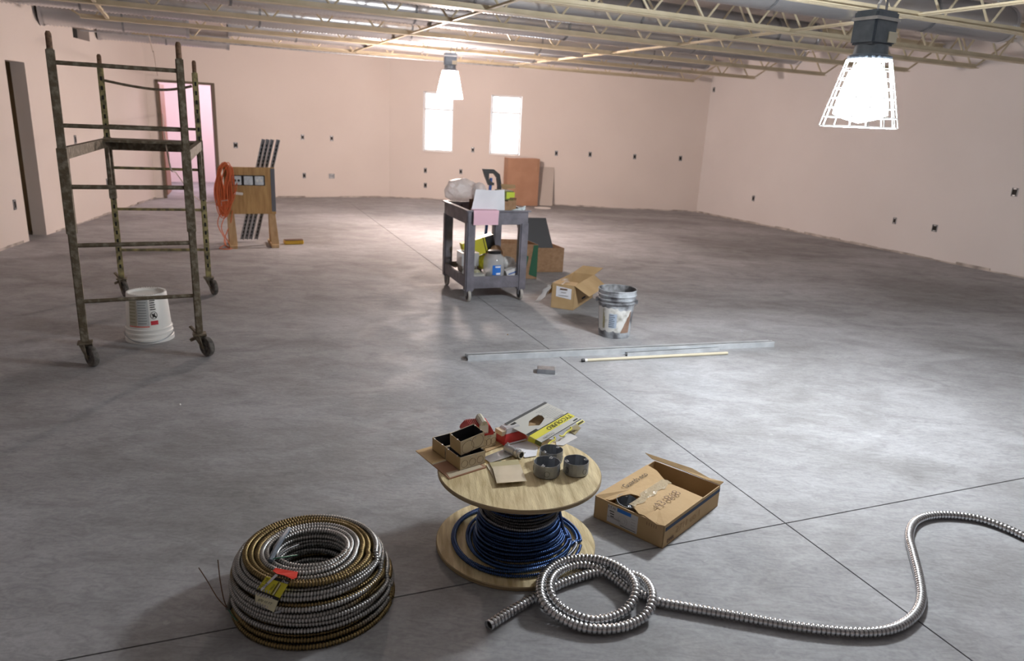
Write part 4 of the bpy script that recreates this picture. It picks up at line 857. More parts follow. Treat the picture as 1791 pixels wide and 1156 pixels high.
for px, py, r, lb in ((315, 709, .007, 'tiny pale pebble on bare floor left of the spool'), (497, 586, .006, 'tiny brown crumb on floor in front of the cart')):
    b_ = bmesh.new(); bmesh.ops.create_icosphere(b_, subdivisions=1, radius=r); me = bpy.data.meshes.new('p'); b_.to_mesh(me); b_.free(); me.materials.append(M_white if r > .0065 else M_card)
    c = at(px if px != 497 else 888, py, 0); tag(link('pebble', me, None, (c.x, c.y, r*.8)), lb, 'debris')

# ================================================================== SPOOL
sp = Vector((.058, 2.605, 0)); SH = .335; R_ = .325; st = root('cable_spool', 'plywood cable spool standing on end, used as a table', 'spool', tuple(sp), .12)
for z0, nm in ((0, 'lower_flange'), (SH-.018, 'upper_flange')):
    mb = MB(); n = 64; pr = [(0, z0+.018), (R_-.003, z0+.018), (R_, z0+.015), (R_, z0+.003), (R_-.003, z0), (0, z0)]
    mb.mat(0).lathe(pr[:2], n); mb.mat(1).lathe(pr[1:5], n); mb.mat(0).lathe(pr[4:], n)
    mb.build(nm, [M_plyl, M_edge], st, world=False, smooth=True)
mb = MB(); mb.lathe([(.115, .018), (.115, SH-.018)], 32); mb.build('drum', M_card, st, world=False, smooth=True)
mb = MB()
for k in range(3): a = 2*math.pi*k/3+.4; mb.lathe([(0, SH+.003), (.008, SH+.003), (.009, SH)], 8, (.09*math.cos(a), .09*math.sin(a), 0))
mb.build('bolt', M_galvd, st, world=False)
# blue cable wound on it
pts = []; rb = .0068; rg = random.Random(12)
def loop(cx, cy, r, z0, z1, ph, tilt, n=48, ex=0, wob=.003):
    out = []
    for i in range(n):
        a = ph+2*math.pi*i/n; f = i/n; rr = r*(1+ex*math.cos(2*a))+wob*math.sin(3*a+z0*40); out.append((cx+rr*math.cos(a), cy+rr*math.sin(a), z0+(z1-z0)*f+tilt*math.sin(a+z0*31)))
    return out
z = .040
for lay, (r, m_) in enumerate(((.129, 20), (.141, 19), (.153, 12))):
    zz_ = [.034+i*.0138 for i in range(m_)]
    if lay % 2: zz_ = zz_[::-1]
    for i, zi in enumerate(zz_):
        zn = zi+.0138*(1 if not lay % 2 else -1); zn = min(max(zn, .03), SH-.03)
        f = max(0, 1-(zi-.03)/.16); rr = r+.028*f*f+rg.uniform(-.004, .005)
        pts += loop(sp.x+.01+rg.uniform(-.004, .004), sp.y+rg.uniform(-.004, .004), rr, min(zi, SH-.03), zn, 0, rg.uniform(-.006, .010), wob=.003)
for r, z, cx, cy in ((.180, .062, .01, -.01), (.188, .046, .015, -.012), (.196, .034, .02, -.015), (.205, .028, .012, -.02), (.225, .0275, .02, -.0), (.235, .027, -.02, -.005), (.262, .0265, .0, -.005)):
    pts += loop(sp.x+cx, sp.y+cy, r, z, z, 0, .002 if z > .03 else .0, wob=.006 if r < .25 else .004)
A = resample(np.array(pts), .0029); A[:, 2] = np.clip(A[:, 2], .0255, SH-.026)
k = len(A); s = np.arange(k)*.0029; tone = .35+.2*np.sin(s*1.9)+.25*np.sin(s*.73+1)+.12*np.sin(s*5.1); tone = np.clip(tone, 0, .8); tone[(np.sin(s*.31) > .93)] = 1
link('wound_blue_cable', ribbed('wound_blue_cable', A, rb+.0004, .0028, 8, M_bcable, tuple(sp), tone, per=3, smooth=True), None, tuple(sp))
tag(bpy.data.objects['wound_blue_cable'], 'blue armoured cable wound around the wooden spool', 'cable')

# ---------------- things on the spool
ZS = SH+.0005
def on(px, py, z=0): return at(px, py, ZS+z)
# cardboard sheet
t = root('cardboard_sheet', 'folded brown cardboard sheet at left edge of the spool top under the steel boxes', 'cardboard', tuple(on(786, 836)))
c1, c2, c3 = on(727, 788, .004), on(786, 837, .004), on(850, 817, .004); c4_ = c1+(c3-c2)*1.05; m1 = c1.lerp(c2, .5); m2 = c4_.lerp(c3, .5)
mb = MB(); mb.plate([c1, m1, m2, c4_], .004); mb.build('panel', M_card, t); mb = MB(); mb.plate([m1+(c2-c1)*.004, c2, c3, m2+(c2-c1)*.004], .004); mb.build('panel', M_carddk, t)
mb = MB(); mb.plate([m1+zz*.0012, m1+(c2-c1)*.03+zz*.0012, m2+(c2-c1)*.03+zz*.0012, m2+zz*.0012], .001); mb.build('crease', M_beige, t)
mb = MB(); d1 = (c2-c1).normalized(); d2 = (c3-c2).normalized(); mb.plate([c2-d1*.045+d2*.012+zz*.0015, c2-d1*.004+d2*.004+zz*.0015, c3-d1*.006+zz*.0015-d2*.01, c3-d1*.03+zz*.0015-d2*.012], .001); mb.build('pale_flap', M_beige, t)
def steel_box(O, u, v, w_, label, T=None, n_ko=3, big=False):
    """steel device box, open on top; O corner, u along the long front face, v along the short end, w_ height vector"""
    O, u, v, w_ = map(Vector, (O, u, v, w_)); th = .0018; t = root('steel_box', label, 'electrical box', tuple(O), 0, 'beige steel boxes on the spool')
    un, vn, wn = u.normalized(), v.normalized(), w_.normalized()
    def slabp(o, a, b, n_, nm, m): mb = MB(); n_ = n_*th; mb.add([o, o+a, o+a+b, o+b, o+n_, o+a+n_, o+a+b+n_, o+b+n_], [(0, 1, 2, 3), (7, 6, 5, 4), (0, 4, 5, 1), (1, 5, 6, 2), (2, 6, 7, 3), (3, 7, 4, 0)]); return mb.build(nm, m, t)
    f = slabp(O, u, w_, vn, 'long_side', M_beige); slabp(O+v, u, w_, -vn, 'long_side', M_beige); slabp(O, v, w_, un, 'end_side', M_tan); slabp(O+u, v, w_, -un, 'end_side', M_tan); slabp(O, u, v, wn, 'bottom', M_bpanel)
    i_ = th*1.2
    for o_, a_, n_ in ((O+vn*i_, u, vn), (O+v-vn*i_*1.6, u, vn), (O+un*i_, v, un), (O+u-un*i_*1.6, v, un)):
        mb = MB(); a2_ = a_-a_.normalized()*.004; o2_ = o_+a_.normalized()*.002+wn*.002; w2_ = w_*.95; n_ = n_*.0006; mb.add([o2_, o2_+a2_, o2_+a2_+w2_, o2_+w2_, o2_+n_, o2_+a2_+n_, o2_+a2_+w2_+n_, o2_+w2_+n_], [(0, 1, 2, 3), (7, 6, 5, 4), (0, 4, 5, 1), (1, 5, 6, 2), (2, 6, 7, 3), (3, 7, 4, 0)]); mb.build('dark_inner_face', M_bpanel, t)  # thin near-black slabs make the inside faces darker than the outside
    L = u.length; H_ = w_.length; mb = MB(); fr = Matrix((un, wn, un.cross(wn))).transposed()
    if (fr @ Vector((0, 0, 1))).dot(vn) > 0: off = -1
    else: off = 1
    cs_ = [(.30, .42, .030), (.70, .55, .034)] if big else [(.18+.31*i, .42, .015) for i in range(n_ko)]
    for fx_, fy_, r in cs_:
        c = O+un*L*fx_+wn*H_*fy_-vn*.0004; r = min(r, H_*.44); mb.tube([c+(un*math.cos(b)+wn*math.sin(b))*r for b in [2*math.pi*j/20 for j in range(21)]], .0007, 4, caps=False)
    mb.build('knockout_ring', M_inkr, f); mb = MB()
    for fx_ in (.42, .62): c = O+un*L*fx_+wn*H_*.86; mb.box(c-vn*.0003, (.004, .004, .004))
    for c in (O+vn*.02+wn*H_, O+u*.97+vn*.02+wn*H_, O+v*.8+wn*H_, O+u*.97+v*.8+wn*H_): mb.lathe([(0, .003), (.003, .003), (.0035, 0)], 8, c-wn*.001)
    mb.build('screw', M_galv, t); return t
z0 = .0055
p, q, r = on(778, 802, z0), on(756, 787, z0), on(806, 783, z0); hb = .054
fu = (on(847, 809, z0)-on(804, 823, z0)); fu.normalize(); ev = Vector((-fu.y, fu.x, 0)); ev = ev if ev.y > 0 else -ev
pC = on(804, 823, z0); LC = (on(847, 809, z0)-pC).length
evC = on(779, 804, z0)-pC; wC = evC.length; evx = evC.normalized(); fux = Vector((evx.y, -evx.x, 0)); fux = fux if fux.x > 0 else -fux; fux = (fux+fu).normalized()
steel_box(pC, fux*LC, evx*wC, zz*hb, 'beige steel box nearest the front, standing on the cardboard sheet')
pA = on(779, 803.5, z0)+evx*.006; steel_box(pA, fux*.095, evx*(on(757, 787, z0)-on(779, 803.5, z0)).length, zz*hb, 'beige steel box at left rear with dark open top')
pD = on(842, 786, z0)+zz*0; steel_box(pD, fux*.075+Vector((.0, .004, 0)), evx*.06, zz*.056, 'beige steel box supporting the louvred red alarm')
# tilted box resting on the other two
tu = (fux*.985+zz*.13).normalized(); tw_ = (zz*.97-fux*.05+evx*-.10).normalized(); tv = tw_.cross(tu).normalized(); tv = tv if tv.dot(evx) > 0 else -tv; tw_ = tu.cross(tv); tw_ = tw_ if tw_.z > 0 else -tw_
pB = pC+zz*(hb+.001)+evx*.003-fux*.002; pB = at(806, 797, pB.z); steel_box(pB+zz*.0, tu*.115, tv*.075, tw_*.064, 'beige steel box tilted on top of the front steel box', big=True)
# horn strobes
def horn(c, yaw, tilt, label, lens, roll=0):
    t = root('fire_alarm_strobe', label, 'alarm', tuple(c), 0, 'red fire alarms on the spool'); R = Matrix.Rotation(yaw, 3, 'Z') @ Matrix.Rotation(tilt, 3, 'X') @ Matrix.Rotation(roll, 3, 'Y')
    T = Matrix.Translation(Vector(c)) @ R.to_4x4()
    def fr(b0, b1, z0, z1): return [T @ Vector(v_) for v_ in [(-b0[0], -b0[1], z0), (b0[0], -b0[1], z0), (b0[0], b0[1], z0), (-b0[0], b0[1], z0), (-b1[0], -b1[1], z1), (b1[0], -b1[1], z1), (b1[0], b1[1], z1), (-b1[0], b1[1], z1)]]
    fc = [(3, 2, 1, 0), (4, 5, 6, 7), (0, 1, 5, 4), (1, 2, 6, 5), (2, 3, 7, 6), (3, 0, 4, 7)]
    mb = MB(); mb.add(fr((.062, .044), (.062, .044), 0, .012), fc); mb.add(fr((.062, .044), (.046, .032), .012, .042), fc); mb.build('housing', M_red, t, bevel=.002)
    if lens == 'white':
        mb = MB()
        for k in range(9): x = -.04+k*.0075; mb.add([T @ Vector(v_) for v_ in [(x, -.030, .0425), (x+.003, -.030, .0425), (x+.003, .030, .0425), (x, .030, .0425), (x, -.030, .0455), (x+.003, -.030, .0455), (x+.003, .030, .0455), (x, .030, .0455)]], fc)
        for k in range(7): x = .0+k*.007; mb.add([T @ Vector(v_) for v_ in [(x, -.0445, .012), (x+.0025, -.0445, .012), (x+.0025, -.036, .036), (x, -.036, .036), (x, -.0465, .013), (x+.0025, -.0465, .013), (x+.0025, -.038, .037), (x, -.038, .037)]], fc)
        mb.build('louvres', mat('dark_red_plastic', (.30, .02, .02), .4), t)
        mb = MB(); cyl = []
        for i in range(7):
            a = math.pi*i/6; cyl.append((.017*math.cos(a), .024*math.sin(a)))
        vs = [T @ Vector((.018+x_, -.040, .043+z_)) for x_, z_ in cyl]+[T @ Vector((.018+x_, .030, .043+z_)) for x_, z_ in cyl]; n = 7
        mb.add(vs, [tuple(range(n)), tuple(range(n, 2*n))[::-1]]+[(i, n+i, n+(i+1) % n, (i+1) % n) for i in range(n)]); mb.build('strobe_lens', mat('milky_lens', (.80, .79, .70), .3, col2=(.55, .53, .42), scale=90), t)
        mb = MB(); mb.add([T @ Vector(v_) for v_ in [(-.002, -.046, .012), (.036, -.046, .012), (.036, -.040, .046), (-.002, -.040, .046), (-.002, -.040, .012), (.036, -.040, .012), (.036, -.034, .046), (-.002, -.034, .046)]], fc); mb.build('lens_end', M_white, t)
    else:
        mb = MB(); mb.add(fr((.046, .032), (.036, .020), .0425, .066), fc); mb.build('clear_lens', mat('clear_lens', (.80, .80, .84), .08, alpha=.55), t, bevel=.003)
        mb = MB(); mb.add([T @ Vector(v_) for v_ in [(-.03, -.008, .043), (.03, -.008, .043), (.03, .008, .043), (-.03, .008, .043), (-.028, -.005, .053), (.028, -.005, .053), (.028, .005, .053), (-.028, .005, .053)]], fc); mb.build('flash_tube', M_galv, t)
        mb = MB(); mb.box(T @ Vector((-.05, .0, .046)), (.022, .05, .02), R); mb.build('ivory_block', M_beige, t)
        mb = MB(); mb.box(T @ Vector((0, -.041, .004)), (.11, .012, .006), R); mb.build('torn_wrapper', M_paper, t)
    return t
pd = pD+fux*.036+evx*.03+zz*.060; horn(tuple(at(838, 757, pd.z)+evx*.02), math.atan2(fux.y, fux.x)-.30, .10, 'red fire alarm with louvres and milky strobe lens, stacked on a steel box', 'white', .0)
ph_ = on(899, 772, .004); horn(tuple(ph_+ev*.03), math.atan2(fux.y, fux.x)-.02, .0, 'red fire alarm with clear strobe lens at centre of the spool top', 'clear')
# plates and papers
def flat(pxs, z, label, name, m, cat, th=.0015, group=None, rz=None):
    pts = [on(x, y, z+(rz[i] if rz else 0)) for i, (x, y) in enumerate(pxs)]; mb = MB(); mb.plate(pts, th); return thing1(mb, name, m, label, cat, tuple(pts[0]), group)
flat([(844, 800), (880, 786), (898, 796), (858, 809)], .006, 'grey galvanised cover plate lying behind the beige plates', 'cover_plate', M_galv, 'plate')
flat([(893, 778), (926, 770), (941, 782), (938, 797), (918, 800)], .004, 'crumpled white paper behind the metal connector', 'paper_scrap', M_paper, 'paper')
flat([(850, 812), (876, 808), (888, 838), (866, 840)], .004, 'lowest beige cover plate, partly hidden at left', 'cover_plate', M_beige, 'plate', group='beige cover plates on the spool')
flat([(856, 809), (906, 803), (913, 828), (868, 834)], .009, 'middle beige cover plate, greenish shade painted in', 'cover_plate', mat('beige_with_shade', (.50, .44, .26), .5), 'plate', group='beige cover plates on the spool')  # shaded copy of the plate beige, the shade put into its colour
flat([(861, 816), (910, 812), (921, 841), (869, 845)], .0145, 'top beige cover plate nearest the front of the stack', 'cover_plate', M_beige, 'plate', .002, 'beige cover plates on the spool')
flat([(843, 774), (880, 768), (884, 776), (850, 790)], .0045, 'thin tan card strip between steel box and connector', 'card_strip', M_card, 'cardboard')
# metal connector
a, b = on(885, 782, .018), on(912, 796, .018); d = (b-a).normalized(); R = Matrix.Rotation(math.atan2(d.y, d.x), 3, 'Z') @ Matrix.Rotation(math.pi/2, 3, 'Y'); L = (b-a).length
t = root('conduit_connector', 'shiny metal conduit connector lying among the plates', 'fitting', tuple(a-zz*.018)); mb = MB()
mb.lathe([(.0135, 0), (.017, .002), (.017, L*.62), (.014, L*.64), (.014, L*.70), (.019, L*.71), (.019, L*.84), (.015, L*.85), (.0155, L), (.012, L), (.012, 0), (.0135, 0)], 24, a, R); mb.build('fitting_body', M_galv, t, smooth=True)
mb = MB(); mb.lathe([(0, L*.8), (.012, L*.8)], 16, a, R); mb.build('bore', M_dark, t)
mb = MB(); mb.tube([a+zz*.012+d*.01, a+zz*.024+d*.01], .004, 8); mb.tube([b-d*.01+Vector((d.y, -d.x, 0))*-.018, b-d*.01+Vector((d.y, -d.x, 0))*-.03], .004, 8); mb.build('screw', M_galv, t)
# octagon boxes
def octagon(c, yaw, label, h_=.054, r=.052, tiltR=None, group='grey octagon boxes on the spool'):
    t = root('octagon_box', label, 'electrical box', tuple(c), yaw, group); n = 8; P_ = []
    for i in range(8):
        for s in (-1, 1):
            a = math.pi/4*i+s*(.30 if i % 2 == 0 else .15); P_.append((r*math.cos(a)*(1.0 if i % 2 == 0 else 1.0), r*math.sin(a)))
    P_.sort(key=lambda p: math.atan2(p[1], p[0])); N_ = len(P_); vs = []; k = .97
    for z, f in ((0, .93), (.004, 1), (h_, 1), (h_, k), (.004, k-.01), (.002, .93)): vs += [(x*f, y*f, z) for x, y in P_]
    fs = [tuple(range(N_))[::-1]]+[(l*N_+i, l*N_+(i+1) % N_, (l+1)*N_+(i+1) % N_, (l+1)*N_+i) for l in range(5) for i in range(N_)]+[tuple(5*N_+i for i in range(N_))]
    mb = MB(); mb.add(vs, fs); mb.build('box_shell', M_galvd, t, world=False)
    for s in (-1, 1):
        mb = MB(); mb.box((s*r*.82, 0, h_-.002), (.016, .012, .0015)); mb.tube([(s*r*.80, 0, h_-.004), (s*r*.80, 0, h_+.004)], .0028, 8); mb.build('screw_tab', M_galv, t, world=False)
    mb = MB()
    for i in range(4): a = math.pi/2*i+.4; mb.tube([(r*1.0*math.cos(a)+.0*math.sin(a)-math.sin(a)*.011*math.cos(b), r*1.0*math.sin(a)+math.cos(a)*.011*math.cos(b), h_*.45+.011*math.sin(b)) for b in [2*math.pi*j/14 for j in range(15)]], .0006, 4, caps=False)
    mb.build('knockout_ring', M_slot, t, world=False); return t
octagon(on(955.5, 829), 1.15, 'grey octagon steel box at front left of the group of three'); octagon(on(1006.5, 826), .3, 'grey octagon steel box at right of the group of three', r=.050)
octagon(on(963, 806), .75, 'grey octagon steel box at rear of the group of three', .052, .048)
# printed yellow and grey carton leaning across the back of the spool
T0, T1, T2, T3 = at(882, 741, ZS+.075), at(946, 698, ZS+.095), at(1016, 733, ZS+.050), at(948, 774, ZS+.030)
t = root('flattened_carton', 'torn grey and yellow printed carton lying tilted at rear of the spool', 'carton', tuple(T3)); xd = (T2-T3).normalized(); yd0 = (T0-T3); nrm = xd.cross(yd0).normalized(); yd = nrm.cross(xd); Wc = (T2-T3).length; Hc = ((T0-T3).length+(T1-T2).length)/2
TC = Matrix((xd, yd, nrm)).transposed().to_4x4(); TC.translation = T3; TCb = TC @ Matrix(((1, 0, 0, 0), (0, 1, 0, 0), (0, 0, 1, 0), (0, 0, 0, 1)))
sk = ((T0-T3).dot(xd)/Hc); 
def cq(u_, v_, w_=0): return T3+xd*(u_*Wc)+(T0-T3)*v_+nrm*w_
M_ctn = mat('grey_carton_face', (.52, .51, .47), .6)
mb = MB(); hole = [(.33, .52), (.44, .50), (.50, .44), (.60, .50), (.66, .60), (.60, .72), (.50, .76), (.40, .70), (.30, .66)]
hole = [(.22, .60), (.36, .46), (.46, .50), (.58, .56), (.62, .66), (.60, .76), (.46, .74), (.34, .72)]
outer = [(0, 0), (1, 0), (1, .25), (1, .5), (1, 1), (.5, 1), (0, 1), (0, .55)]
order = [(0, 0), (.36, 0), (1, 0), (1, .5), (1, 1), (.5, 1), (0, 1), (0, .6)]
hh = [hole[0], hole[1], hole[2], hole[3], hole[4], hole[5], hole[6], hole[7]]
oo = [(0, 0), (.36, 0), (1, 0), (1, .5), (1, 1), (.8, 1), (.4, 1), (0, 1)]
vs = [cq(*p) for p in oo]+[cq(*p) for p in hh]; vs += [p-nrm*.002 for p in vs]; fs = []
for i in range(8): j_ = (i+1) % 8; fs += [(i, j_, 8+j_, 8+i), (16+i, 24+i, 24+j_, 16+j_), (8+i, 8+j_, 24+j_, 24+i), (i, 16+i, 16+j_, j_)]
mb.add(vs, fs); mb.build('printed_face', M_ctn, t)
def cpatch(u0, v0, u1, v1, m, nm='printed_band', w_=.0008): mb = MB(); mb.plate([cq(u0, v0, w_), cq(u1, v0, w_), cq(u1, v1, w_), cq(u0, v1, w_)], .0005); return mb.build(nm, m, t)
cpatch(0, .16, 1, .34, M_yel); cpatch(0, .34, 1, .365, M_ink); cpatch(0, .93, 1, 1, mat('dark_grey_print', (.07, .07, .07), .7)); cpatch(0, .0, 1, .012, M_ink)
for k in range(9): cpatch(.68-.03*(k % 3), .44+k*.048, .97-.02*(k % 4), .458+k*.048, M_greyink, 'print_line', .001)
for k in range(5): cpatch(.05+k*.022, .84, .062+k*.022, .90, M_ink, 'barcode_bar', .001)
cpatch(.0, .37, .24, .42, M_ink); cpatch(.86, .05, .97, .085, M_ink)
def clet(s_, size, u_, v_, m, flip=True, sx=1):
    xv, yv = ((-1, -1) if flip else (1, 1)); yv_ = (T0-T3); yv_ = (yv_-xd*yv_.dot(xd)).normalized(); return lettering(t, s_, size, cq(u_, v_, .0012), xd*xv, yv_*yv, m, sx=sx)
clet('TYCOLPRO', .030, .66, .25, M_ink, sx=1.15, ); clet('TYCOLPRO', .015, .22, .07, M_ink); clet('PREMIUM FINISH', .010, .78, .395, M_ink)
mb = MB(); mb.plate([cq(0, .165, 0), cq(0, .0, 0), cq(0, .0, -.022), cq(0, .165, -.022)], .001); mb.build('carton_end', M_olv, t)
mb = MB(); mb.plate([cq(.02, .16, -.003), cq(0, .34, -.003), cq(0, .34, -.026), cq(.02, .16, -.026)], .001); mb.build('carton_end', M_yel, t)
mb = MB(); mb.plate([cq(.86, -.01, -.004), cq(1.03, -.02, -.004), cq(1.03, -.10, -.010), cq(.86, -.09, -.010)], .001); o = mb.build('torn_tab', M_yel, t)
mb = MB()
for k in range(6): mb.plate([cq(.875+k*.025, -.04, -.0045), cq(.89+k*.025, -.04, -.0045), cq(.885+k*.025, -.085, -.0078), cq(.872+k*.025, -.085, -.0078)], .0004)
mb.build('print_line', M_ink, t)
for u0, u1 in ((.42, .72), (.02, .30)):
    mb = MB(); mb.tube([tuple(p) for p in catmull([cq(u1, -.01, -.008), cq(u1-.03, -.07, -.010), cq((u0+u1)/2, -.06, -.014), cq(u0+.03, -.09, -.016), cq(u0, -.02, -.014)], .01)], .004, 6); mb.build('torn_tab', M_yel, t, smooth=True)
mb = MB(); mb.plate([cq(.20, .40, -.028), cq(.75, .40, -.028), cq(.75, .85, -.028), cq(.20, .85, -.028)], .002); mb.build('inner_board', M_cardin, t)
flat([(972, 772), (996, 752), (1010, 765), (985, 779), (973, 778)], .003, 'white paper sheet under the printed carton at right', 'paper_scrap', mat('offwhite_paper', (.62, .61, .62), .8), 'paper', rz=(0, 0, 0, 0, 0))
flat([(990, 752), (1008, 742), (1016, 748), (1006, 760)], .006, 'small olive cardboard scrap at right end of printed carton', 'cardboard_piece', mat('olive_card', (.30, .26, .14), .8), 'cardboard')

# ================================================================== CARDBOARD BOX "43-868"
b0 = at(1158, 960); b0.z = 0; bl = at(1034, 905); br = at(1252, 893); vL = (bl-b0); vR = (br-b0)
# make it square-cornered
aL = math.atan2(vL.y, vL.x); aR = math.atan2(vR.y, vR.x); mid_ = (aL+aR)/2; s_ = math.pi/4
eL = Vector((math.cos(mid_+s_), math.sin(mid_+s_), 0)); eR = Vector((math.cos(mid_-s_), math.sin(mid_-s_), 0)); lw, ll, hh_ = .345, .50, .105
bx = root('long_cardboard_box', 'brown cardboard box marked 43-868, partly open, beside the spool', 'box', tuple(b0))
pnl = open_box(bx, b0, eR*ll, eL*lw, hh_, .004, M_card, M_cardin)
Zt = zz*hh_
# top skin: covers the front part, torn edges; open at far right
def bp(a, b, z=0): return b0+eL*(a*lw)+eR*(b*ll)+Zt+zz*(z+.002)
def dome(a, b): return .010*math.sin(math.pi*min(max(a, 0), 1))*(1 if b < .7 else .6)
def topflap(poly, nm='top_flap', m=M_card):
    mb = MB(); pts = [bp(a, b, z) for a, b, z in poly]; n = len(pts); dn = -zz*.004
    c = sum(pts, Vector())/n; vs = pts+[p+dn for p in pts]+[c, c+dn]; fs = []
    for i in range(n): j_ = (i+1) % n; fs += [(i, j_, 2*n), (n+j_, n+i, 2*n+1), (i, n+i, n+j_, j_)]
    mb.add(vs, fs); return mb.build(nm, m, bx)
topflap([(.0, .0, .0), (.10, -.012, -.004), (.22, -.004, .002), (.30, .02, .000), (.36, .0, .004), (.44, .03, .008), (.50, .05, .010), (.51, .30, .012), (.52, .64, .012), (.30, .655, .008), (0, .67, 0), (0, .3, 0)])
topflap([(1.0, .0, .0), (.92, .03, -.012), (.84, .04, -.006), (.80, .01, .003), (.77, .03, .006), (.74, .14, .008), (.68, .22, .010), (.58, .24, .010), (.525, .22, .009), (.53, .50, .010), (.54, .66, .009), (.80, .80, .006), (1.0, .86, 0), (1.0, .4, 0)])
mb = MB(); e1, e2, e3 = bp(1.0, 1.0, 0), bp(.3, 1.0, .0), bp(-.0, 1.0, -.004)
mb.add([bp(1.02, .965, .010), bp(1.15, .985, .022), bp(.45, 1.045, .016), bp(.18, 1.03, .004), bp(-.02, 1.03, .012), bp(-.0, .995, .0), bp(.2, .995, 0), bp(.6, .995, .004)], [(0, 1, 2, 7), (7, 2, 3, 6), (6, 3, 4, 5)])
o = mb.build('rear_flap', M_card, bx); md = o.modifiers.new('s', 'SOLIDIFY'); md.thickness = .004
# tape
mb = MB(); vs = []; fs = []
for i in range(14):
    f = i/13; b_ = .045+f*.62; wv = .004*math.sin(i*2.3); vs += [bp(.455+.02*math.sin(i*1.7), b_, .0125+wv*.5), bp(.52, b_, .014+abs(wv)*.6), bp(.60 if b_ > .25 else .55, b_, .0115)]
for i in range(13):
    for k in range(2): fs.append((i*3+k, i*3+3+k, i*3+4+k, i*3+1+k))
mb.add(vs, fs); mb.build('tape_strip', M_tape, bx, smooth=True)
# side stripe and end label
def side_patch(a0, a1, z0, z1, m, nm, off=.0008, z2=None): mb = MB(); o_ = -eL*off; mb.plate([b0+eR*a0*ll+o_+zz*z0*hh_, b0+eR*a1*ll+o_+zz*z0*hh_, b0+eR*a1*ll+o_+zz*z1*hh_, b0+eR*a0*ll+o_+zz*z1*hh_], .0004); return mb.build(nm, m, bx)
def end_patch(a0, a1, z0, z1, m, nm, off=.0008): mb = MB(); o_ = -eR*off; mb.plate([b0+eL*a0*lw+o_+zz*z0*hh_, b0+eL*a1*lw+o_+zz*z0*hh_, b0+eL*a1*lw+o_+zz*z1*hh_, b0+eL*a0*lw+o_+zz*z1*hh_], .0004); return mb.build(nm, m, bx)
side_patch(.02, 1.0, .72, .88, M_band, 'blue_stripe')
end_patch(.36, .80, .12, .90, mat('white_label', (.58, .58, .58), .6), 'end_label'); end_patch(.46, .66, .74, .90, M_lbl, 'blue_label_band', .0014)
for k in range(3): end_patch(.70, .77-.01*k, .62-.11*k, .655-.11*k, M_ink, 'print_line', .0014)
for k in range(4): end_patch(.39, .45, .66-.12*k, .68-.12*k, M_greyink, 'print_line', .0014)
end_patch(.38, .60, .17, .19, M_ink, 'print_line', .0014)
mb = MB(); cc_ = b0+eL*.57*lw-eR*.0018+zz*.42*hh_
mb.tube([cc_+eL*(.022*math.cos(b))+zz*(.022*math.sin(b)) for b in [2*math.pi*j/20 for j in range(21)]], .0006, 4, caps=False); mb.tube([cc_+eL*(.012*math.cos(b))+zz*(.012*math.sin(b)) for b in [2*math.pi*j/20 for j in range(21)]], .0005, 4, caps=False); mb.build('label_drawing', M_greyink, bx)
lettering(bx, '43-868', .060, bp(.27, .36, .0135), eR, eL, M_inkr, sx=1.15, bold=-.001)
lettering(bx, 'Guards oco', .042, bp(.84, .47, .0085), eR, eL, M_ink, sx=.95)
lettering(bx, 'E:T-N', .016, b0+eL*.74*lw-eR*.001+zz*.80*hh_, -eL, zz, M_ink)
lettering(bx, 'OCTAGON BOX', .0085, b0+eL*.70*lw-eR*.001+zz*.36*hh_, -eL, zz, M_ink)
lettering(bx, '11111', .022, b0+eL*.17*lw-eR*.001+zz*.80*hh_, -eL, zz, M_inkr)
lettering(bx, 'DWR', .024, b0+eR*.12*ll-eL*.001+zz*.20*hh_, eR, zz, M_inkr, bold=.0008)
lettering(bx, '2711 uo 1', .045, b0+eR*.42*ll-eL*.001+zz*.42*hh_, eR, zz, mat('faint_pencil', (.36, .23, .11), .9), sx=1.2)
ob = octagon(bp(.66, .13, -.054)+zz*.0, mid_, 'dark octagon steel box poking out of the cardboard box', .054, .050, group=None)
ob.rotation_euler = (.10, -.12, mid_)

# ================================================================== CABLE COIL
cc = Vector((-.665, 2.21, 0)); rs = .0095; pts = []; rg = random.Random(5); prof = []
outr = [.252, .262, .266, .264, .262, .258, .252, .243, .232, .218]; nl = len(outr)
for l in range(nl):
    z = .0125+l*.0192; ro = outr[l]; ri = .118 if l > 1 else .125
    if l >= nl-3: rad = list(np.linspace(ri, ro, 7 if l < nl-1 else 6))
    else: rad = [ri, ri+.02, ro-.038, ro-.019, ro]
    if l % 2: rad = rad[::-1]
    for i, r in enumerate(rad):
        rn = rad[min(i+1, len(rad)-1)]; n = 54; ph = rg.uniform(0, .3); cx, cy = rg.uniform(-.005, .005), rg.uniform(-.005, .005); zj = rg.uniform(-.002, .003); tl1 = rg.uniform(-.004, .004)
        if r > .22: cx, cy = rg.uniform(-.009, .009), rg.uniform(-.010, .006)
        for k in range(n):
            a = 2*math.pi*k/n; f = max(0, (k/n-.85)/.15); rr = r*(1-f)+rn*f+.0035*math.sin(2*a+l+i)
            pts.append((cc.x+cx+rr*1.02*math.cos(a), cc.y+cy+rr*.98*math.sin(a), max(rs+.001, z+zj+tl1*math.sin(a+i)+.0*f)))
for r, z, dx, dy in ((.272, .011, .012, -.012), (.268, .03, .01, -.006)):
    for k in range(54): a = 2*math.pi*k/54; pts.append((cc.x+dx+r*math.cos(a), cc.y+dy+r*math.sin(a), z+.003*math.sin(a)))
A = resample(np.array(pts), .0034); k = len(A); s = np.arange(k)*.0034
tone = .5+.45*np.sign(np.sin(s*.95+.6*np.sin(s*.21)))*np.minimum(1, np.abs(np.sin(s*.95+.6*np.sin(s*.21)))*3)
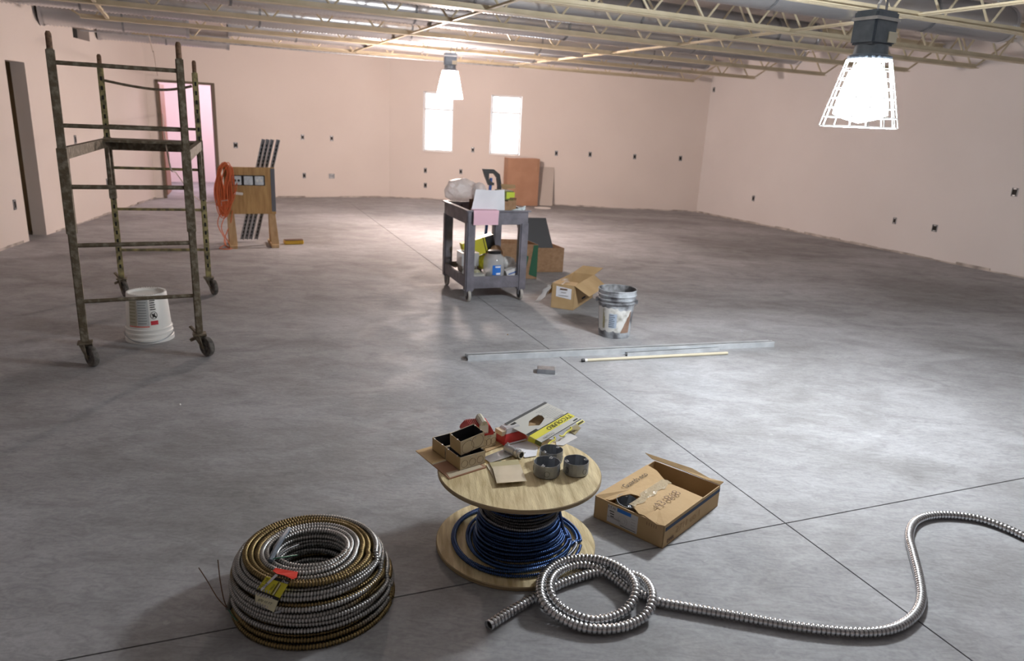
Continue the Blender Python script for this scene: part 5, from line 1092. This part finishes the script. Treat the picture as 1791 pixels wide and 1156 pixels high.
coil = link('armoured_cable_coil', ribbed('armoured_cable_coil', A, rs+.0006, .0040, 8, M_cable, tuple(cc), tone, per=3, smooth=True), None, tuple(cc)); 
WMc = root('cable_coil', 'large coil of brown striped armoured cable on floor at left of spool', 'cable coil', tuple(cc)); coil.parent = WMc; coil.location = (0, 0, 0); coil.name = 'wound_cable'; WM[coil.name] = WM[WMc.name]
# tie, wires and tags
zt2 = .0125+9*.0192+.012
mb = MB(); mb.tube([tuple(p) for p in catmull([at(505, 925, zt2+.004), at(488, 950, zt2+.016), at(474, 978, zt2+.006), at(470, 988, zt2-.01)], .02)], [.010]*3+[.011]*0 if False else .009, 8); mb.build('plastic_sleeve', mat('smoky_plastic', (.16, .19, .23), .25), WMc, smooth=True)
for pts_, m in (([at(474, 978, zt2+.006), at(492, 975, zt2+.012), at(524, 970, zt2-.01)], M_gwire), ([at(478, 980, zt2+.004), at(500, 962, zt2+.010), at(523, 952, zt2+.0)], M_galvd), ([at(480, 975, zt2), at(505, 985, zt2-.01), at(518, 990, zt2-.03)], M_black)):
    mb = MB(); mb.tube([tuple(p) for p in catmull(pts_, .01)], .0022, 6); mb.build('wire', m, WMc, smooth=True)
base = at(399, 1066, .03); tpz = lambda px, py, z: at(px, py, z)
for pts_, m in (([base, at(380, 1045, .06), at(362, 1015, .10), at(347, 992, .16)], M_wire), ([base, at(392, 1050, .07), at(385, 1015, .13), at(381, 978, .20)], M_wire),
                ([base, at(415, 1085, .02), at(440, 1094, .006), at(452, 1098, .004)], M_gwire), ([base, at(418, 1090, .012), at(436, 1100, .004)], M_gwire), ([base, at(408, 1078, .02), at(420, 1088, .004)], M_black)):
    mb = MB(); mb.tube([tuple(p) for p in catmull(pts_, .01)], .0018, 6); mb.build('wire', m, WMc, smooth=True)
mb = MB(); mb.tube([at(408, 1040, .06), base], .0095, 8); mb.build('cable_end', mat('dark_armour', (.10, .10, .09), .4, .6), WMc)
def cstrip(pxz, m, nm, wd=None, th=.001): pts = [at(x, y, z) for x, y, z in pxz]; mb = MB(); mb.plate(pts, th); return mb.build(nm, m, WMc)
zt3 = zt2+.006
mb = MB(); mb.add([at(477, 998, zt3), at(482, 993, zt3+.002), at(498, 996, zt3+.004), at(521, 1000, zt3+.001), at(519, 1010, zt3), at(512, 1013, zt3-.001), at(497, 1006, zt3+.003), at(484, 1003, zt3+.002)], [(0, 1, 2, 7), (7, 2, 3, 6), (6, 3, 4, 5)]); o = mb.build('red_sticker', M_redt, WMc); md = o.modifiers.new('s', 'SOLIDIFY'); md.thickness = .0008
# yellow reel tag, following the shoulder of the coil
g0, g1, g2, g3 = at(466, 1008, zt3+.004), at(505, 1020, zt3+.004), at(487, 1050, .150), at(447, 1034, .155)
h2, h3 = at(479, 1071, .125), at(446, 1054, .130); h1 = at(493, 1066, .132)
gx = (g1-g0).normalized(); gn = gx.cross(g3-g0).normalized(); gn = -gn if gn.y > 0 else gn
def gq(u_, v_, w_=0): return g0.lerp(g1, u_).lerp(g3.lerp(g2, u_), v_)+gn*w_
mb = MB(); mb.plate([g0, g1, g2, g3], .0012); tg = mb.build('reel_tag', M_yel, WMc)
def gp(u0, v0, u1, v1, m, nm, w_=.001): mb = MB(); a, b, c, d_ = gq(u0, v0, w_), gq(u1, v0, w_), gq(u1, v1, w_), gq(u0, v1, w_); mb.add([a, b, c, d_], [(0, 1, 2, 3)]); return mb.build(nm, m, WMc)
gp(.28, -.12, 1.02, .06, M_ink, 'black_band'); gp(0, .86, 1, 1.02, M_ink, 'black_band'); gp(.60, .08, .64, .84, M_ink, 'print_bar', .0014); gp(.68, .12, .71, .84, M_paper, 'print_bar', .0014); gp(.735, .20, .76, .86, M_ink, 'print_bar', .0014)
gdir = (g0-g3).normalized(); WM[tg.name] = WM[WMc.name]
lettering(WMc, 'Duo', .014, gq(.85, -.03, .002), gx, gdir, M_paper); lettering(WMc, 'MC 12-3', .014, gq(.10, .45, .002), -gdir, gx, M_ink); lettering(WMc, 'STEEL', .010, gq(.50, .45, .002), -gdir, gx, M_ink)
mb = MB(); mb.add([gq(.30, -.30, .003), gq(.42, -.28, .003), gq(.22, .85, .003), gq(.12, .80, .003)], [(0, 1, 2, 3)]); mb.build('white_strip', M_paper, WMc)
lettering(WMc, 'S5Y', .014, gq(.24, .45, .0042), gdir, -gx, M_ink)
mb = MB(); mb.plate([g3+(h3-g3)*.06, g2+(h2-g2)*.06, h2, h3], .001); mb.build('lower_tag', mat('cream_tag', (.62, .60, .42), .6), WMc)
lettering(WMc, '070 10 FT', .013, (g3+g2+h2+h3)/4+gn*.003, gx, gdir, M_ink)
mb = MB(); mb.plate([h2.lerp(h1, .1), h1, h1+gx*.004-gdir*.012, h2-gdir*.004+gx*.003], .001); mb.build('tag_corner', M_galvd, WMc)

# ================================================================== FLEXIBLE CONDUIT
sx_, sy_ = 840, 960; k_ = 5.597; Q = [(90, 745, .019), (300, 610, .019), (540, 472, .019), (760, 352, .019), (1000, 265, .020), (1150, 232, .020), (1310, 222, .020), (1450, 242, .020), (1570, 290, .026), (1655, 370, .048), (1686, 480, .056), (1650, 600, .040), (1540, 705, .022), (1350, 775, .019), (1100, 785, .019), (900, 735, .022), (720, 635, .034), (612, 510, .052), (588, 370, .057), (640, 235, .050), (780, 132, .046), (980, 95, .045), (1180, 112, .052), (1350, 180, .060), (1470, 275, .060), (1522, 400, .058), (1470, 550, .036), (1330, 655, .020), (1120, 702, .019), (920, 650, .020), (770, 560, .030), (690, 450, .050), (677, 340, .057), (740, 240, .046), (870, 180, .034), (1020, 162, .032), (1180, 208, .028), (1330, 300, .022), (1450, 390, .019), (1600, 458, .019), (1750, 520, .019)]
pts = [at(sx_+x/k_, sy_+y/k_, z) for x, y, z in Q]+[at(x, y, .019) for x, y in ((1200, 1062), (1300, 1080), (1400, 1097), (1500, 1106), (1560, 1100), (1597, 1078), (1611, 1048), (1607, 1008), (1597, 968), (1590, 938), (1598, 915), (1622, 903), (1665, 901), (1722, 910), (1791, 938), (1870, 985), (1960, 1050))]
A = catmull(pts, .0040); O = tuple(at(1040, 1040))
t = root('flexible_conduit', 'silver corrugated flexible conduit looped twice and snaking off to the right', 'conduit', O)
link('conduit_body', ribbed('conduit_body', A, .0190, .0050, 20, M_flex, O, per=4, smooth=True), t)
a, b = Vector(A[0]), Vector(A[6]); d = (b-a).normalized(); side_ = Vector((-d.y, d.x, 0)); up2 = d.cross(side_); mb = MB(); mb.lathe([(0, 0), (.0150, 0)], 14, a+d*.006, Matrix((side_, up2, d)).transposed()); mb.build('bore', M_dark, t)
mb = MB(); mb.lathe([(.0150, -.004), (.0185, -.004), (.0185, .004), (.0150, .004)], 16, a, Matrix((side_, up2, d)).transposed()); mb.build('end_ring', M_galv, t)
